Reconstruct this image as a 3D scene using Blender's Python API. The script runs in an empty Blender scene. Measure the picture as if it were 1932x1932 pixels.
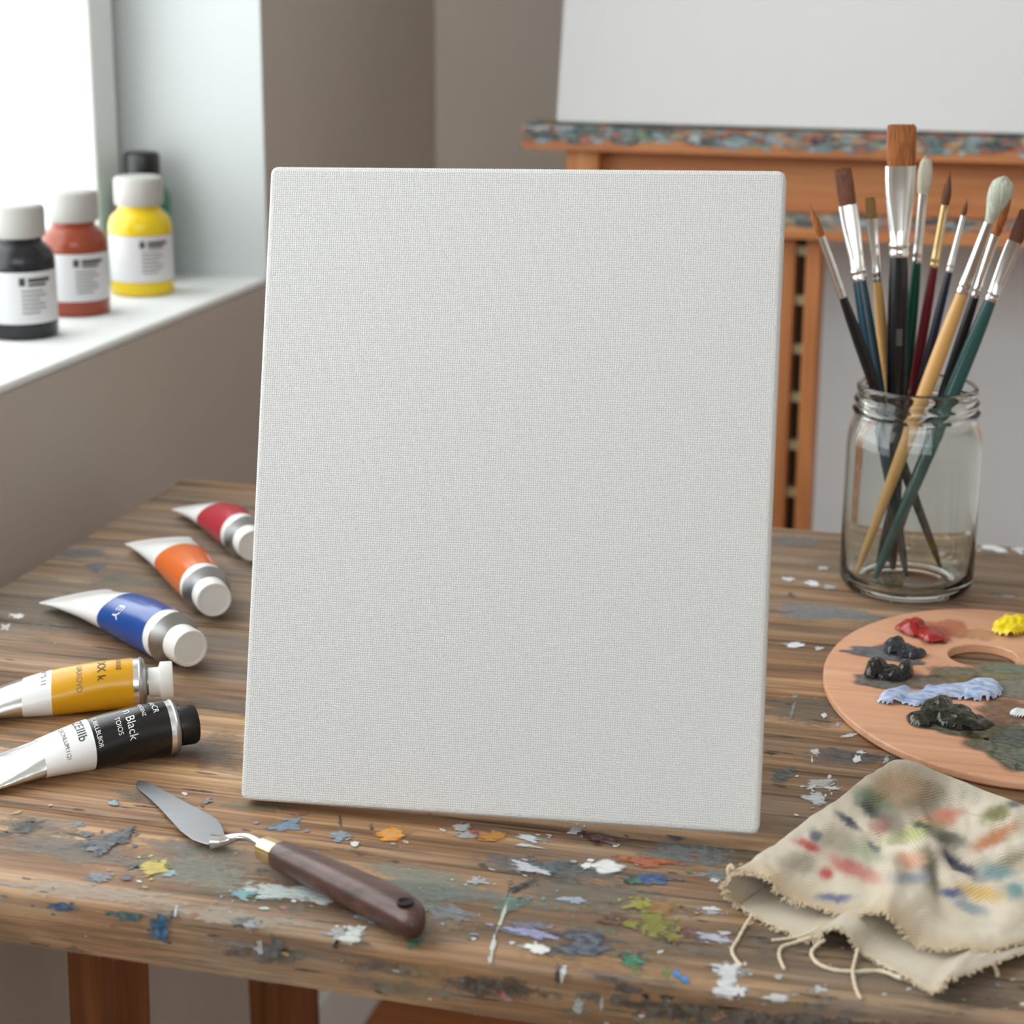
import bpy, math, random
import numpy as np
from mathutils import Vector, Matrix, noise as mnoise
random.seed(7); rng = np.random.default_rng(7)
PI = math.pi
sc = bpy.context.scene
COL = sc.collection

# ------------------------------------------------------------------ camera
F, PITCH, ROLL, YAW = 3763.6, .27214, .00569, .2552     # focal in px of a 1932 px frame
CAM = np.array([0., 0., 1.13])
TOP = .75                                                # table top height
def _axes():
    cy, sy = math.cos(YAW), math.sin(YAW)
    f = np.array([-sy*math.cos(PITCH), cy*math.cos(PITCH), -math.sin(PITCH)])
    r = np.array([cy, sy, 0]); u = np.cross(r, f)
    c, s = math.cos(ROLL), math.sin(ROLL)
    return c*r+s*u, -s*r+c*u, f
RT, UP, FW = _axes()
def ray(px, py): return RT*(px-966)/F - UP*(py-966)/F + FW
def on(px, py, ax, v):
    d = ray(px, py); return CAM + d*(v-CAM[ax])/d[ax]
def onz(px, py, h=0.): return on(px, py, 2, TOP+h)       # h above the table top
def ony(px, py, y): return on(px, py, 1, y)
def onx(px, py, x): return on(px, py, 0, x)
def proj(P):
    d = np.asarray(P)-CAM; z = d@FW
    return 966+F*(d@RT)/z, 966-F*(d@UP)/z, z

cd = bpy.data.cameras.new('camera'); cam = bpy.data.objects.new('camera', cd); COL.objects.link(cam)
cd.sensor_width = 36; cd.lens = F/1932*36; cd.clip_start = .02
cam.matrix_world = Matrix(((RT[0], UP[0], -FW[0], CAM[0]), (RT[1], UP[1], -FW[1], CAM[1]), (RT[2], UP[2], -FW[2], CAM[2]), (0, 0, 0, 1)))
cd.dof.use_dof = True; cd.dof.focus_distance = .97; cd.dof.aperture_fstop = 10.5
sc.camera = cam

# ------------------------------------------------------------------ world and light
w = bpy.data.worlds.new('world'); sc.world = w; w.use_nodes = True
bg = w.node_tree.nodes['Background']; bg.inputs[0].default_value = (.985, .99, 1, 1); bg.inputs[1].default_value = 3.0
def portal(loc, rot, sx, sy):
    l = bpy.data.lights.new('window_light', 'AREA'); l.shape = 'RECTANGLE'; l.size = sx; l.size_y = sy
    o = bpy.data.objects.new('window_light', l); COL.objects.link(o); o.location = loc; o.rotation_euler = rot
    l.cycles.is_portal = True
portal((-.86, .9, 1.6), (0, -PI/2, 0), 1.5, 1.5)
portal((.7, -1.65, 1.95), (PI/2, 0, 0), 2.6, 1.1)  # portal for the unseen fill window added in the rear wall
sc.view_settings.view_transform = 'Standard'; sc.view_settings.look = 'None'
sc.view_settings.gamma = 1; sc.view_settings.use_curve_mapping = False
sc.view_settings.exposure = 0.55

# ------------------------------------------------------------------ helpers
ORG = {}
def tag(o, label=None, cat=None, group=None, kind=None):
    if label: o['label'] = label
    if cat: o['category'] = cat
    if group: o['group'] = group
    if kind: o['kind'] = kind
    return o
def thing(name, loc, label, cat, group=None):
    o = bpy.data.objects.new(name, None); COL.objects.link(o); o.location = loc
    o.empty_display_size = .02
    ORG[o.name] = np.array(loc, float); return tag(o, label, cat, group)
def mk(name, V, Fc, mats, parent=None, origin=None, smooth=True, ang=35, fm=None, attrs=None, uv=None):
    V = np.asarray(V, float)
    if parent is not None: origin = ORG[parent.name]
    if origin is None: origin = V.mean(0) if False else np.zeros(3)
    me = bpy.data.meshes.new(name); me.from_pydata((V-origin).tolist(), [], [tuple(map(int, f)) for f in Fc])
    for m in (mats if isinstance(mats, (list, tuple)) else [mats]): me.materials.append(m)
    if fm is not None: me.polygons.foreach_set('material_index', list(fm))
    for k, (typ, arr) in (attrs or {}).items():
        a = me.attributes.new(k, typ, 'POINT')
        if typ == 'FLOAT_COLOR': a.data.foreach_set('color', np.asarray(arr, float).ravel())
        else: a.data.foreach_set('value', np.asarray(arr, float).ravel())
    if uv is not None:
        l = me.uv_layers.new(name='UVMap'); idx = np.empty(len(me.loops), int); me.loops.foreach_get('vertex_index', idx)
        l.data.foreach_set('uv', np.asarray(uv, float)[idx].ravel())
    me.validate(); me.update()
    if smooth:
        me.shade_smooth(); me.set_sharp_from_angle(angle=math.radians(ang))
    o = bpy.data.objects.new(name, me); COL.objects.link(o)
    if parent is not None: o.parent = parent
    else: o.location = origin
    ORG[o.name] = np.array(origin, float)
    return o
def bevel(o, wd, seg=2):
    m = o.modifiers.new('bevel', 'BEVEL'); m.width = wd; m.segments = seg; m.limit_method = 'ANGLE'; m.angle_limit = .6
    return o
class MB:
    def __init__(s): s.v = []; s.f = []; s.m = []
    def add(s, V, Fc, mi=0):
        b = len(s.v); s.v += [tuple(map(float, p)) for p in V]; s.f += [tuple(i+b for i in f) for f in Fc]; s.m += [mi]*len(Fc)
    def box(s, x0, x1, y0, y1, z0, z1, mi=0):
        V = [(x, y, z) for z in (z0, z1) for y in (y0, y1) for x in (x0, x1)]
        s.add(V, [(0, 2, 3, 1), (4, 5, 7, 6), (0, 1, 5, 4), (2, 6, 7, 3), (0, 4, 6, 2), (1, 3, 7, 5)], mi)
    def obox(s, o, a, b, c, mi=0):       # corner + three edge vectors
        o, a, b, c = map(np.array, (o, a, b, c))
        V = [o+i*a+j*b+k*c for k in (0, 1) for j in (0, 1) for i in (0, 1)]
        s.add(V, [(0, 2, 3, 1), (4, 5, 7, 6), (0, 1, 5, 4), (2, 6, 7, 3), (0, 4, 6, 2), (1, 3, 7, 5)], mi)
    def grid(s, G, closeu=False, mi=0, capa=False, capb=False):   # G: list of rows of points
        n, m = len(G), len(G[0]); V = [p for r in G for p in r]; Fc = []
        for i in range(n-1):
            for j in range(m if closeu else m-1):
                k = (j+1) % m; Fc.append((i*m+j, i*m+k, (i+1)*m+k, (i+1)*m+j))
        if capa: Fc.append(tuple(range(m))[::-1])
        if capb: Fc.append(tuple((n-1)*m+j for j in range(m)))
        s.add(V, Fc, mi)
    def build(s, name, mats, parent=None, **k): return mk(name, s.v, s.f, mats, parent, fm=s.m, **k)
def lathe(c, prof, n=48, z=(0, 0, 1), capa=False, capb=False):
    c = np.array(c, float); z = np.array(z, float); z /= np.linalg.norm(z)
    x = np.cross(z, (0, 1, 0) if abs(z[1]) < .9 else (1, 0, 0)); x /= np.linalg.norm(x); y = np.cross(z, x)
    return [[c+z*h+r*(x*math.cos(a)+y*math.sin(a)) for a in np.linspace(0, 2*PI, n, endpoint=False)] for r, h in prof]
def catmull(P, n):
    P = [np.array(p, float) for p in P]; Q = [2*P[0]-P[1]]+P+[2*P[-1]-P[-2]]; out = []
    for t in np.linspace(0, len(P)-1-1e-9, n):
        i = int(t); u = t-i; a, b, c, d = Q[i:i+4]
        out.append(.5*((2*b)+(-a+c)*u+(2*a-5*b+4*c-d)*u*u+(-a+3*b-3*c+d)*u**3))
    return np.array(out)
def sweep(mb, path, rad, n=8, mi=0):
    path = np.array(path); rows = []
    for i, p in enumerate(path):
        t = path[min(i+1, len(path)-1)]-path[max(i-1, 0)]; t = t/(np.linalg.norm(t)+1e-12)
        a = np.cross(t, (0, 0, 1.)); a = a/(np.linalg.norm(a)+1e-9) if np.linalg.norm(a) > 1e-3 else np.array([1., 0, 0]); b = np.cross(t, a)
        r = rad[i] if hasattr(rad, '__len__') else rad
        rows.append([p+r*(a*math.cos(k)+b*math.sin(k)) for k in np.linspace(0, 2*PI, n, endpoint=False)])
    mb.grid(rows, closeu=True, mi=mi, capa=True, capb=True)
def lin(c): return tuple(((x/255)/12.92 if x/255 <= .04045 else ((x/255+.055)/1.055)**2.4) for x in c)

# ------------------------------------------------------------------ materials
class NT:
    def __init__(s, name):
        s.mat = bpy.data.materials.new(name); s.mat.use_nodes = True; s.t = s.mat.node_tree; s.b = s.t.nodes['Principled BSDF']
        s.out = s.t.nodes['Material Output']
    def n(s, typ, ins=None, **kw):
        nd = s.t.nodes.new(typ)
        for k, v in kw.items(): setattr(nd, k, v)
        for k, v in (ins or {}).items(): s.set(nd.inputs[k], v)
        return nd
    def set(s, inp, v):
        if isinstance(v, bpy.types.NodeSocket): s.t.links.new(v, inp)
        elif isinstance(v, bpy.types.Node): s.t.links.new(v.outputs[0], inp)
        else:
            if hasattr(inp.default_value, '__len__') and not isinstance(v, str) and len(inp.default_value) == 4 and len(v) == 3: v = tuple(v)+(1,)
            inp.default_value = v
    def P(s, **kw):
        for k, v in kw.items(): s.set(s.b.inputs[k.replace('_', ' ')], v)
        return s
    def math(s, op, a, b=None, clamp=False):
        nd = s.n('ShaderNodeMath', operation=op); nd.use_clamp = clamp; s.set(nd.inputs[0], a)
        if b is not None: s.set(nd.inputs[1], b)
        return nd.outputs[0]
    def coord(s, out='Object', scale=(1, 1, 1), loc=(0, 0, 0), rot=(0, 0, 0)):
        c = s.n('ShaderNodeTexCoord'); return s.n('ShaderNodeMapping', {'Vector': c.outputs[out], 'Scale': scale, 'Location': loc, 'Rotation': rot}).outputs[0]
    def noise(s, vec, scale, detail=4, rough=.55, dist=0):
        return s.n('ShaderNodeTexNoise', {'Vector': vec, 'Scale': scale, 'Detail': detail, 'Roughness': rough, 'Distortion': dist}).outputs[0]
    def ramp(s, fac, stops):
        r = s.n('ShaderNodeValToRGB', {'Fac': fac}); e = r.color_ramp.elements
        while len(e) < len(stops): e.new(.5)
        for q, (p, c) in zip(e, stops):
            q.position = p; q.color = tuple(c)+(1,) if hasattr(c, '__len__') else (c, c, c, 1)
        return r.outputs[0]
    def mix(s, fac, a, b, mode='MIX'):
        m = s.n('ShaderNodeMix', data_type='RGBA', blend_type=mode); s.set(m.inputs[0], fac); s.set(m.inputs[6], a); s.set(m.inputs[7], b); return m.outputs[2]
    def bump(s, h, strength=.3, dist=.001):
        s.set(s.b.inputs['Normal'], s.n('ShaderNodeBump', {'Height': h, 'Strength': strength, 'Distance': dist})); return s
def plain(name, rgb, rough=.5, metal=0, **kw):
    m = NT(name); c = lin(rgb); v = m.noise(m.coord(), 40, 3)
    col = m.mix(.12, c, m.ramp(v, [(.3, tuple(x*.75 for x in c)), (.7, tuple(min(1, x*1.15) for x in c))]))
    m.P(Base_Color=col, Roughness=rough, Metallic=metal, **kw); return m.mat

def wall_mat(name, rgb, var=.06):
    m = NT(name); c = lin(rgb); v = m.noise(m.coord(), 3, 5)
    m.P(Base_Color=m.ramp(v, [(.3, tuple(x*(1-var) for x in c)), (.7, tuple(x*(1+var) for x in c))]), Roughness=.85)
    m.bump(m.noise(m.coord(), 180, 3), .15, .001); return m.mat
WALL = wall_mat('wall_paint', (193, 184, 174)); WALLB = wall_mat('back_wall_paint', (219, 212, 203)); WHITE = wall_mat('white_paint', (232, 234, 234), .02); BRIGHTP = wall_mat('brightening_pale_paint', (240, 245, 249), .02); CEIL = wall_mat('ceiling_paint', (225, 225, 222), .02)

def wood(name, dark, mid, light, axis='X', s=1., patina=0., rough=.55, bumpd=.0006, grey=(120, 118, 110)):
    m = NT(name)
    sc_ = {'X': (1, 1, 1), 'Y': (1, 1, 1), 'Z': (1, 1, 1)}
    st = {'X': lambda a, b: (a, b, b), 'Y': lambda a, b: (b, a, b), 'Z': lambda a, b: (b, b, a)}[axis]
    wob = m.noise(m.coord(scale=st(4*s, 12*s)), 1, 3)
    base = m.coord(scale=st(1.2*s, 34*s))
    add = m.n('ShaderNodeVectorMath', {0: base, 1: m.n('ShaderNodeVectorMath', {0: m.n('ShaderNodeTexNoise', {'Vector': m.coord(scale=st(3*s, 9*s)), 'Scale': 1., 'Detail': 3.}).outputs[1], 1: (1.6, 1.6, 1.6)}, operation='MULTIPLY').outputs[0]}, operation='ADD').outputs[0]
    g1 = m.noise(add, 1.6, 7, .62)
    g2 = m.noise(m.coord(scale=st(9*s, 420*s)), 1, 4, .6)
    g3 = m.noise(m.coord(scale=st(3*s, 150*s), loc=(3, 1, 2)), 1, 5, .65)
    f = m.math('ADD', m.math('MULTIPLY', g1, .52), m.math('ADD', m.math('MULTIPLY', g2, .22), m.math('MULTIPLY', g3, .24)))
    col = m.ramp(f, [(.36, lin(dark)), (.49, lin(mid)), (.62, lin(light))])
    big = m.noise(m.coord(scale=st(2.5*s, 5*s), loc=(7, 2, 5)), 1.3, 5, .6)
    if patina:
        pm = m.ramp(m.math('ADD', m.math('MULTIPLY', big, .75), m.math('MULTIPLY', g3, .25)), [(.46, 0.), (.6, patina)])
        tint = m.ramp(m.noise(m.coord(scale=st(3*s, 8*s), loc=(1, 9, 2)), 1, 4), [(.38, lin((104, 108, 104))), (.5, lin(grey)), (.62, lin((120, 106, 86)))])
        col = m.mix(pm, col, tint)
        dk = m.ramp(m.noise(m.coord(scale=st(2*s, 90*s), loc=(5, 5, 5)), 1, 6, .7), [(.57, 0.), (.65, .85)])
        col = m.mix(dk, col, lin((42, 30, 22)))
        m.t.nodes
    m.P(Base_Color=col, Roughness=m.ramp(g1, [(.3, rough+.12), (.7, rough-.1)]))
    m.bump(m.math('ADD', m.math('MULTIPLY', g1, .6), m.math('MULTIPLY', g2, .7)), .7 if patina else .3, bumpd); return m.mat
TABLE = wood('weathered_wood', (58, 38, 24), (142, 104, 70), (206, 166, 124), patina=.55, bumpd=.0011)
EASEL = wood('easel_wood', (150, 92, 50), (184, 118, 70), (206, 144, 92), axis='X', s=.8, rough=.5)
EASELZ = wood('easel_post_wood', (150, 92, 50), (188, 120, 70), (210, 148, 96), axis='Z', s=.8, rough=.5)
LEG = wood('leg_wood', (90, 52, 26), (128, 78, 40), (150, 98, 56), axis='Z', s=.7, rough=.5)
FLOORW = wood('floor_wood', (120, 66, 26), (168, 98, 44), (190, 118, 58), axis='X', s=.25, rough=.4)
PALW = wood('palette_wood', (196, 140, 108), (212, 158, 124), (224, 174, 142), axis='X', s=1.3, rough=.42, bumpd=.0002)
DARKW = wood('handle_wood', (58, 38, 34), (82, 54, 48), (102, 70, 62), axis='X', s=3, rough=.33, bumpd=.0001)

def paint_mat(name='dried_paint', rough=.45, wet=False):
    m = NT(name)
    col = m.n('ShaderNodeAttribute', attribute_name='pcol').outputs['Color']
    pe = m.n('ShaderNodeAttribute', attribute_name='pe').outputs['Fac']; po = m.n('ShaderNodeAttribute', attribute_name='po').outputs['Fac']; pr = m.n('ShaderNodeAttribute', attribute_name='pr').outputs['Fac']
    n1 = m.noise(m.coord(scale=(140, 900, 200)), 1, 5, .7); n2 = m.noise(m.coord(scale=(260, 300, 200)), 1, 4, .6)
    nn = m.math('SUBTRACT', m.math('ADD', m.math('MULTIPLY', n1, .6), m.math('MULTIPLY', n2, .4)), .5)
    v = m.math('ADD', pe, m.math('MULTIPLY', nn, m.math('MULTIPLY', pr, 3.8)))
    mask = m.n('ShaderNodeMapRange', {'Value': v, 'From Min': .14, 'From Max': .55}, interpolation_type='SMOOTHSTEP').outputs[0]
    mask = m.math('MULTIPLY', mask, po)
    c2 = m.mix(m.ramp(n2, [(.4, .0), (.62, .5)]), col, m.mix(.45, col, (.6, .6, .58))); c2 = m.mix(m.ramp(n1, [(.38, .55), (.5, 0.)]), c2, m.mix(1., c2, (.5, .45, .4), 'MULTIPLY'))
    m.P(Base_Color=c2, Roughness=rough)
    m.bump(m.math('ADD', n1, m.math('MULTIPLY', v, 1.2)), .5, .0006)
    tr = m.n('ShaderNodeBsdfTransparent'); mx = m.n('ShaderNodeMixShader', {0: mask, 1: tr.outputs[0], 2: m.b.outputs[0]})
    m.t.links.new(mx.outputs[0], m.out.inputs['Surface']); return m.mat
PAINT = paint_mat(); WETSMEAR = paint_mat('thin_wet_paint', .3)

def canvas_mat():
    m = NT('primed_canvas'); u = m.n('ShaderNodeTexCoord').outputs['UV']
    mp = lambda s, l=(0, 0, 0): m.n('ShaderNodeMapping', {'Vector': u, 'Scale': s, 'Location': l}).outputs[0]
    wx = m.n('ShaderNodeTexWave', {'Vector': mp((1, 1, 1)), 'Scale': 300., 'Distortion': 2.5, 'Detail': 2., 'Detail Scale': .6}, bands_direction='X').outputs[1]
    wy = m.n('ShaderNodeTexWave', {'Vector': mp((1, 1, 1)), 'Scale': 300., 'Distortion': 2.5, 'Detail': 2., 'Detail Scale': .6}, bands_direction='Y').outputs[1]
    h = m.math('ADD', m.math('MULTIPLY', wx, wy), m.math('MULTIPLY', m.noise(mp((900, 900, 1)), 1, 2), .5))
    m.P(Base_Color=lin((222, 222, 222)), Roughness=.75); m.bump(h, .65, .0005); return m.mat
CANV = canvas_mat(); CANVS = plain('canvas_edge', (238, 238, 239), .7); PLANK = plain('pale_stretcher_wood', (205, 176, 138), .6)
METAL = NT('ferrule_metal').P(Base_Color=(.80, .79, .78), Roughness=.18, Metallic=1.).mat
GOLD = NT('brass').P(Base_Color=(.83, .62, .32), Roughness=.2, Metallic=1.).mat
STEEL = NT('brushed_steel'); STEEL.P(Base_Color=(.27, .27, .285), Metallic=1., Roughness=STEEL.ramp(STEEL.noise(STEEL.coord(scale=(60, 900, 60)), 1, 3), [(.3, .28), (.7, .42)])); STEEL = STEEL.mat
FOIL = NT('aluminium_foil'); _n = FOIL.noise(FOIL.coord(scale=(18, 60, 60)), 1, 3)
FOIL.P(Base_Color=(.86, .86, .87), Metallic=1., Roughness=.24).bump(_n, .5, .003); FOIL = FOIL.mat
SHO = NT('dull_metal').P(Base_Color=(.45, .45, .45), Roughness=.38, Metallic=1.).mat
TWHITE = NT('white_enamel'); _n = TWHITE.noise(TWHITE.coord(scale=(22, 50, 50)), 1, 2); TWHITE.P(Base_Color=lin((240, 240, 240)), Roughness=.22).bump(_n, .35, .003); TWHITE = TWHITE.mat
CAPW = plain('white_plastic', (232, 230, 226), .4); CAPG = plain('chalky_white_plastic', (186, 184, 180), .5); CAPB = plain('black_plastic', (24, 24, 25), .35)
INKD = plain('dark_ink', (40, 40, 42), .5); INKW = plain('white_ink', (238, 238, 238), .5); INKG = plain('grey_ink', (120, 116, 108), .5)
def gl(name, rgb, rough=.22): return plain(name, rgb, rough)
GLASS = NT('clear_glass').P(Base_Color=(.945, .98, .95), Roughness=.02, IOR=1.47, Transmission_Weight=1.).mat
def pane_mat():
    m = NT('window_glass'); tr = m.n('ShaderNodeBsdfTransparent', {'Color': (.97, .99, .985, 1)}); g = m.n('ShaderNodeBsdfGlossy', {'Roughness': .03})
    fr = m.n('ShaderNodeFresnel', {'IOR': 1.45}); bf = m.n('ShaderNodeNewGeometry').outputs['Backfacing']
    fac = m.math('MULTIPLY', fr.outputs[0], m.math('SUBTRACT', 1., bf)); mx = m.n('ShaderNodeMixShader', {0: fac, 1: tr.outputs[0], 2: g.outputs[0]})
    m.t.links.new(mx.outputs[0], m.out.inputs['Surface']); return m.mat
PANE = pane_mat()

# ------------------------------------------------------------------ room
XL, YB, XR, YR, ZC = -.66, 2.18, 2.2, -1.6, 2.7
SILL = .852; YJ = 1.654; WT = 1.35; WX = -.79                # sill top, far jamb, window plane
W0 = .15                                                    # near jamb
def struct(o): o['kind'] = 'structure'; return o
b = MB(); b.box(-1.2, XR, YR-.2, YB+.2, -.1, 0); struct(b.build('floor', FLOORW, smooth=False))
b = MB(); b.box(-1.2, XR, YR-.2, YB+.2, ZC, ZC+.1); struct(b.build('ceiling', CEIL, smooth=False))
b = MB(); D = XL-.22
b.box(D, XL, YR-.2, YB+.2, 0, SILL-.007); b.box(D, XL, YR-.2, YB+.2, 2.35, ZC)
b.box(D, XL, YJ+.004, YB+.2, SILL-.007, 2.35); b.box(D, XL, YR-.2, W0-.004, SILL-.007, 2.35)
struct(b.build('wall_left', WALL, smooth=False))
b = MB(); b.box(XL-.22, XR+.2, YB, YB+.2, 0, ZC); struct(b.build('wall_back', WALLB, smooth=False))
b = MB(); b.box(XR, XR+.2, YR-.2, YB, 0, ZC); struct(b.build('wall_right', CEIL, smooth=False))
b = MB(); b.box(XL-.22, XR+.2, YR-.2, YR, 0, 1.4); b.box(XL-.22, XR+.2, YR-.2, YR, 2.5, ZC); b.box(XL-.22, -.6, YR-.2, YR, 1.4, 2.5); b.box(2.0, XR+.2, YR-.2, YR, 1.4, 2.5)
struct(b.build('wall_rear', WALL, smooth=False))
b = MB(); b.box(XL, XR, YB-.014, YB, 0, .1); struct(bevel(b.build('baseboard_back', WHITE, smooth=False), .003))
b = MB(); b.box(XL, XL+.014, YR, YB-.014, 0, .1); struct(bevel(b.build('baseboard_left', WHITE, smooth=False), .003))
b = MB(); b.box(XL+.0145, XR, YB-.008, YB, .1, .855); struct(b.build('brightening_panel_1', BRIGHTP, smooth=False))  # made-up pale panel, added to brighten the lower wall behind the easel
b = MB(); b.box(XL+.0145, XR, YB-.016, YB, .855, .868); struct(b.build('brightening_panel_2', BRIGHTP, smooth=False))  # cap strip of the added brightening panel
# window on the left: sill board, white reveals, sash with pane
win = bpy.data.objects.new('window_1', None); COL.objects.link(win); ORG[win.name] = np.array([XL, .9, SILL]); win.location = (XL, .9, SILL); struct(win)
b = MB(); b.box(D, XL+.001, W0, YJ+.004, SILL-.007, SILL); bevel(b.build('window_sill', WHITE, win, smooth=False), .003)
b = MB(); b.box(D, XL+.002, YJ, YJ+.004, SILL, 2.35); b.box(D, XL+.002, W0-.004, W0, SILL, 2.35); b.box(D, XL+.002, W0-.004, YJ+.004, 2.346, 2.352)
b.build('window_reveal', wall_mat('reveal_paint', (204, 209, 210), .02), win, smooth=False)
b = MB()
b.box(WX-.06, WX-.02, YJ-.012, YJ, SILL, 2.346)               # recessed outer frame strip
b.box(WX-.06, WX, YJ-.058, YJ-.012, SILL, 2.346)              # stile
b.box(WX-.06, WX, W0, W0+.058, SILL, 2.346); b.box(WX-.06, WX, W0, YJ-.058, SILL, SILL+.035); b.box(WX-.06, WX, W0, YJ-.058, 2.29, 2.346)
b.box(WX-.055, WX-.005, .75, .80, SILL+.035, 2.29)
fr = bevel(b.build('window_frame', WHITE, win, smooth=False), .003)
b = MB(); b.box(WX-.032, WX-.028, W0+.055, YJ-.055, SILL+.033, 2.3); b.build('window_pane', PANE, win, smooth=False)
fill_win = bpy.data.objects.new('fill_window', None); COL.objects.link(fill_win); ORG[fill_win.name] = np.array([.7, YR, 1.4]); fill_win.location = (.7, YR, 1.4); struct(fill_win)  # unseen window added behind the camera for front fill light
b = MB()
for x0, x1 in ((-.6, -.54), (.67, .73), (1.94, 2.0)): b.box(x0, x1, YR-.1, YR-.04, 1.4, 2.5)
b.box(-.6, 2, YR-.1, YR-.04, 1.4, 1.46); b.box(-.6, 2, YR-.1, YR-.04, 2.44, 2.5); b.build('window_frame', WHITE, fill_win, smooth=False)
b = MB(); b.box(-.57, 1.97, YR-.072, YR-.068, 1.43, 2.47); b.build('window_pane', PANE, fill_win, smooth=False)

# ------------------------------------------------------------------ paint patches
def nz(x, y, z=0.): return mnoise.noise(Vector((x, y, z)))
on_table = None
class Patches:
    """ragged flat paint marks: every point of a mark is laid onto a surface by fn(px, py, lift)"""
    def __init__(s, fn): s.fn = fn; s.v = []; s.f = []; s.c = []; s.e = []; s.o = []; s.r = []; s.k = 0
    def add(s, cx, cy, rx, ry, rot, col, op=1., rag=.35, thick=.0, nr=5, na=28, out=.22):
        s.k += 1
        if s.fn is on_table and not (XT0+.015 < onz(cx, cy)[0] < XT1-.03): return
        b0 = len(s.v); c, sn = math.cos(math.radians(rot)), math.sin(math.radians(rot)); seed = s.k*3.7
        z0 = .00025+.00000035*(s.k % 900)
        L = lin(col)
        def put(q, e):
            if q is None: q = (0, 0, -9)
            s.v.append(tuple(q)); s.c.append(L+(1,)); s.e.append(e); s.o.append(op); s.r.append(rag)
        put(s.fn(cx, cy, z0+thick), 1.)
        for i in range(1, nr+1):
            q = i/nr
            for j in range(na):
                a = 2*PI*j/na; k = 1+out*nz(math.cos(a)*1.6+seed, math.sin(a)*1.6, seed)*2
                x, y = math.cos(a)*rx*q*k*1.2, math.sin(a)*ry*q*k*1.2
                put(s.fn(cx+x*c-y*sn, cy+x*sn+y*c, z0+thick*math.sqrt(max(0, 1-q))), 1-q**1.4)
        for j in range(na): s.f.append((b0, b0+1+j, b0+1+(j+1) % na))
        for i in range(nr-1):
            for j in range(na):
                k = (j+1) % na; A = b0+1+i*na; B = A+na; s.f.append((A+j, B+j, B+k, A+k))
    def attrs(s): return {'pcol': ('FLOAT_COLOR', s.c), 'pe': ('FLOAT', s.e), 'po': ('FLOAT', s.o), 'pr': ('FLOAT', s.r)}

# ------------------------------------------------------------------ table
THK = .0235
def line(pts): 
    W = np.array([onz(*p) for p in pts]); o = np.argsort(W[:, 0]); W = W[o]
    a = np.polyfit(W[:, 0], W[:, 1], 1) if len(W) < 4 else None
    def f(x):
        if a is not None: return a[0]*x+a[1]
        if x <= W[0, 0]: return W[0, 1]
        if x >= W[-1, 0]: return W[-1, 1]
        return float(np.interp(x, W[:, 0], W[:, 1]))
    return f
L_back = line([(340, 903), (1460, 990), (1932, 1035)])
L3 = line([(119, 1055), (475, 1085), (1616, 1189)])
L2 = line([(0, 1259), (462, 1307), (1440, 1383), (1733, 1417)][0:3])
L1 = line([(0, 1515), (899, 1636), (1363, 1697)])
L_fr = line([(0, 1680), (280, 1722), (600, 1768), (899, 1813), (1100, 1842), (1400, 1880), (1650, 1905), (1932, 1924)])
XT0, XT1 = -.604, .62
XS = np.arange(XT0, XT1+.001, .008)
G = .0012
tb = MB()
lines = [L_fr, L1, L2, L3, L_back]
for pi in range(4):
    y0f, y1f = lines[pi], lines[pi+1]; rows = []
    for x in XS:
        y0 = y0f(x)+(G if pi else 0)+.0005*nz(x*30, pi*5.)*(1 if pi else .3); y1 = y1f(x)-(G if pi < 3 else 0)+.0005*nz(x*30, pi*5.+2)
        r0 = .0022+.0010*nz(x*22, pi*3.1); r1 = .0022+.0010*nz(x*25, pi*7.7); t = TOP-.0000
        rows.append([(x, y0, TOP-THK), (x, y0, t-r0), (x, y0+r0*.3, t-r0*.3), (x, y0+r0, t), (x, (y0+y1)/2, t), (x, y1-r1, t), (x, y1-r1*.3, t-r1*.3), (x, y1, t-r1), (x, y1, TOP-THK)])
    tb.grid(rows, closeu=True, capa=True, capb=True)
def on_table(px, py, h):
    q = onz(px, py, h); yf = L_fr(q[0]); q[0] = max(q[0], XT0+.001); q[1] = min(q[1], L_back(q[0])-.003)
    if q[1] < yf+.0012:
        d = ray(px, py); yy = yf
        for _ in range(3):
            q = CAM+d*((yy-h-.0004)-CAM[1])/d[1]; yy = L_fr(q[0])
        if q[2] > TOP: q[2] = TOP+h
        if q[2] < TOP-THK: q[2] = TOP-THK
    return q
pt = Patches(on_table)
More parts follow.
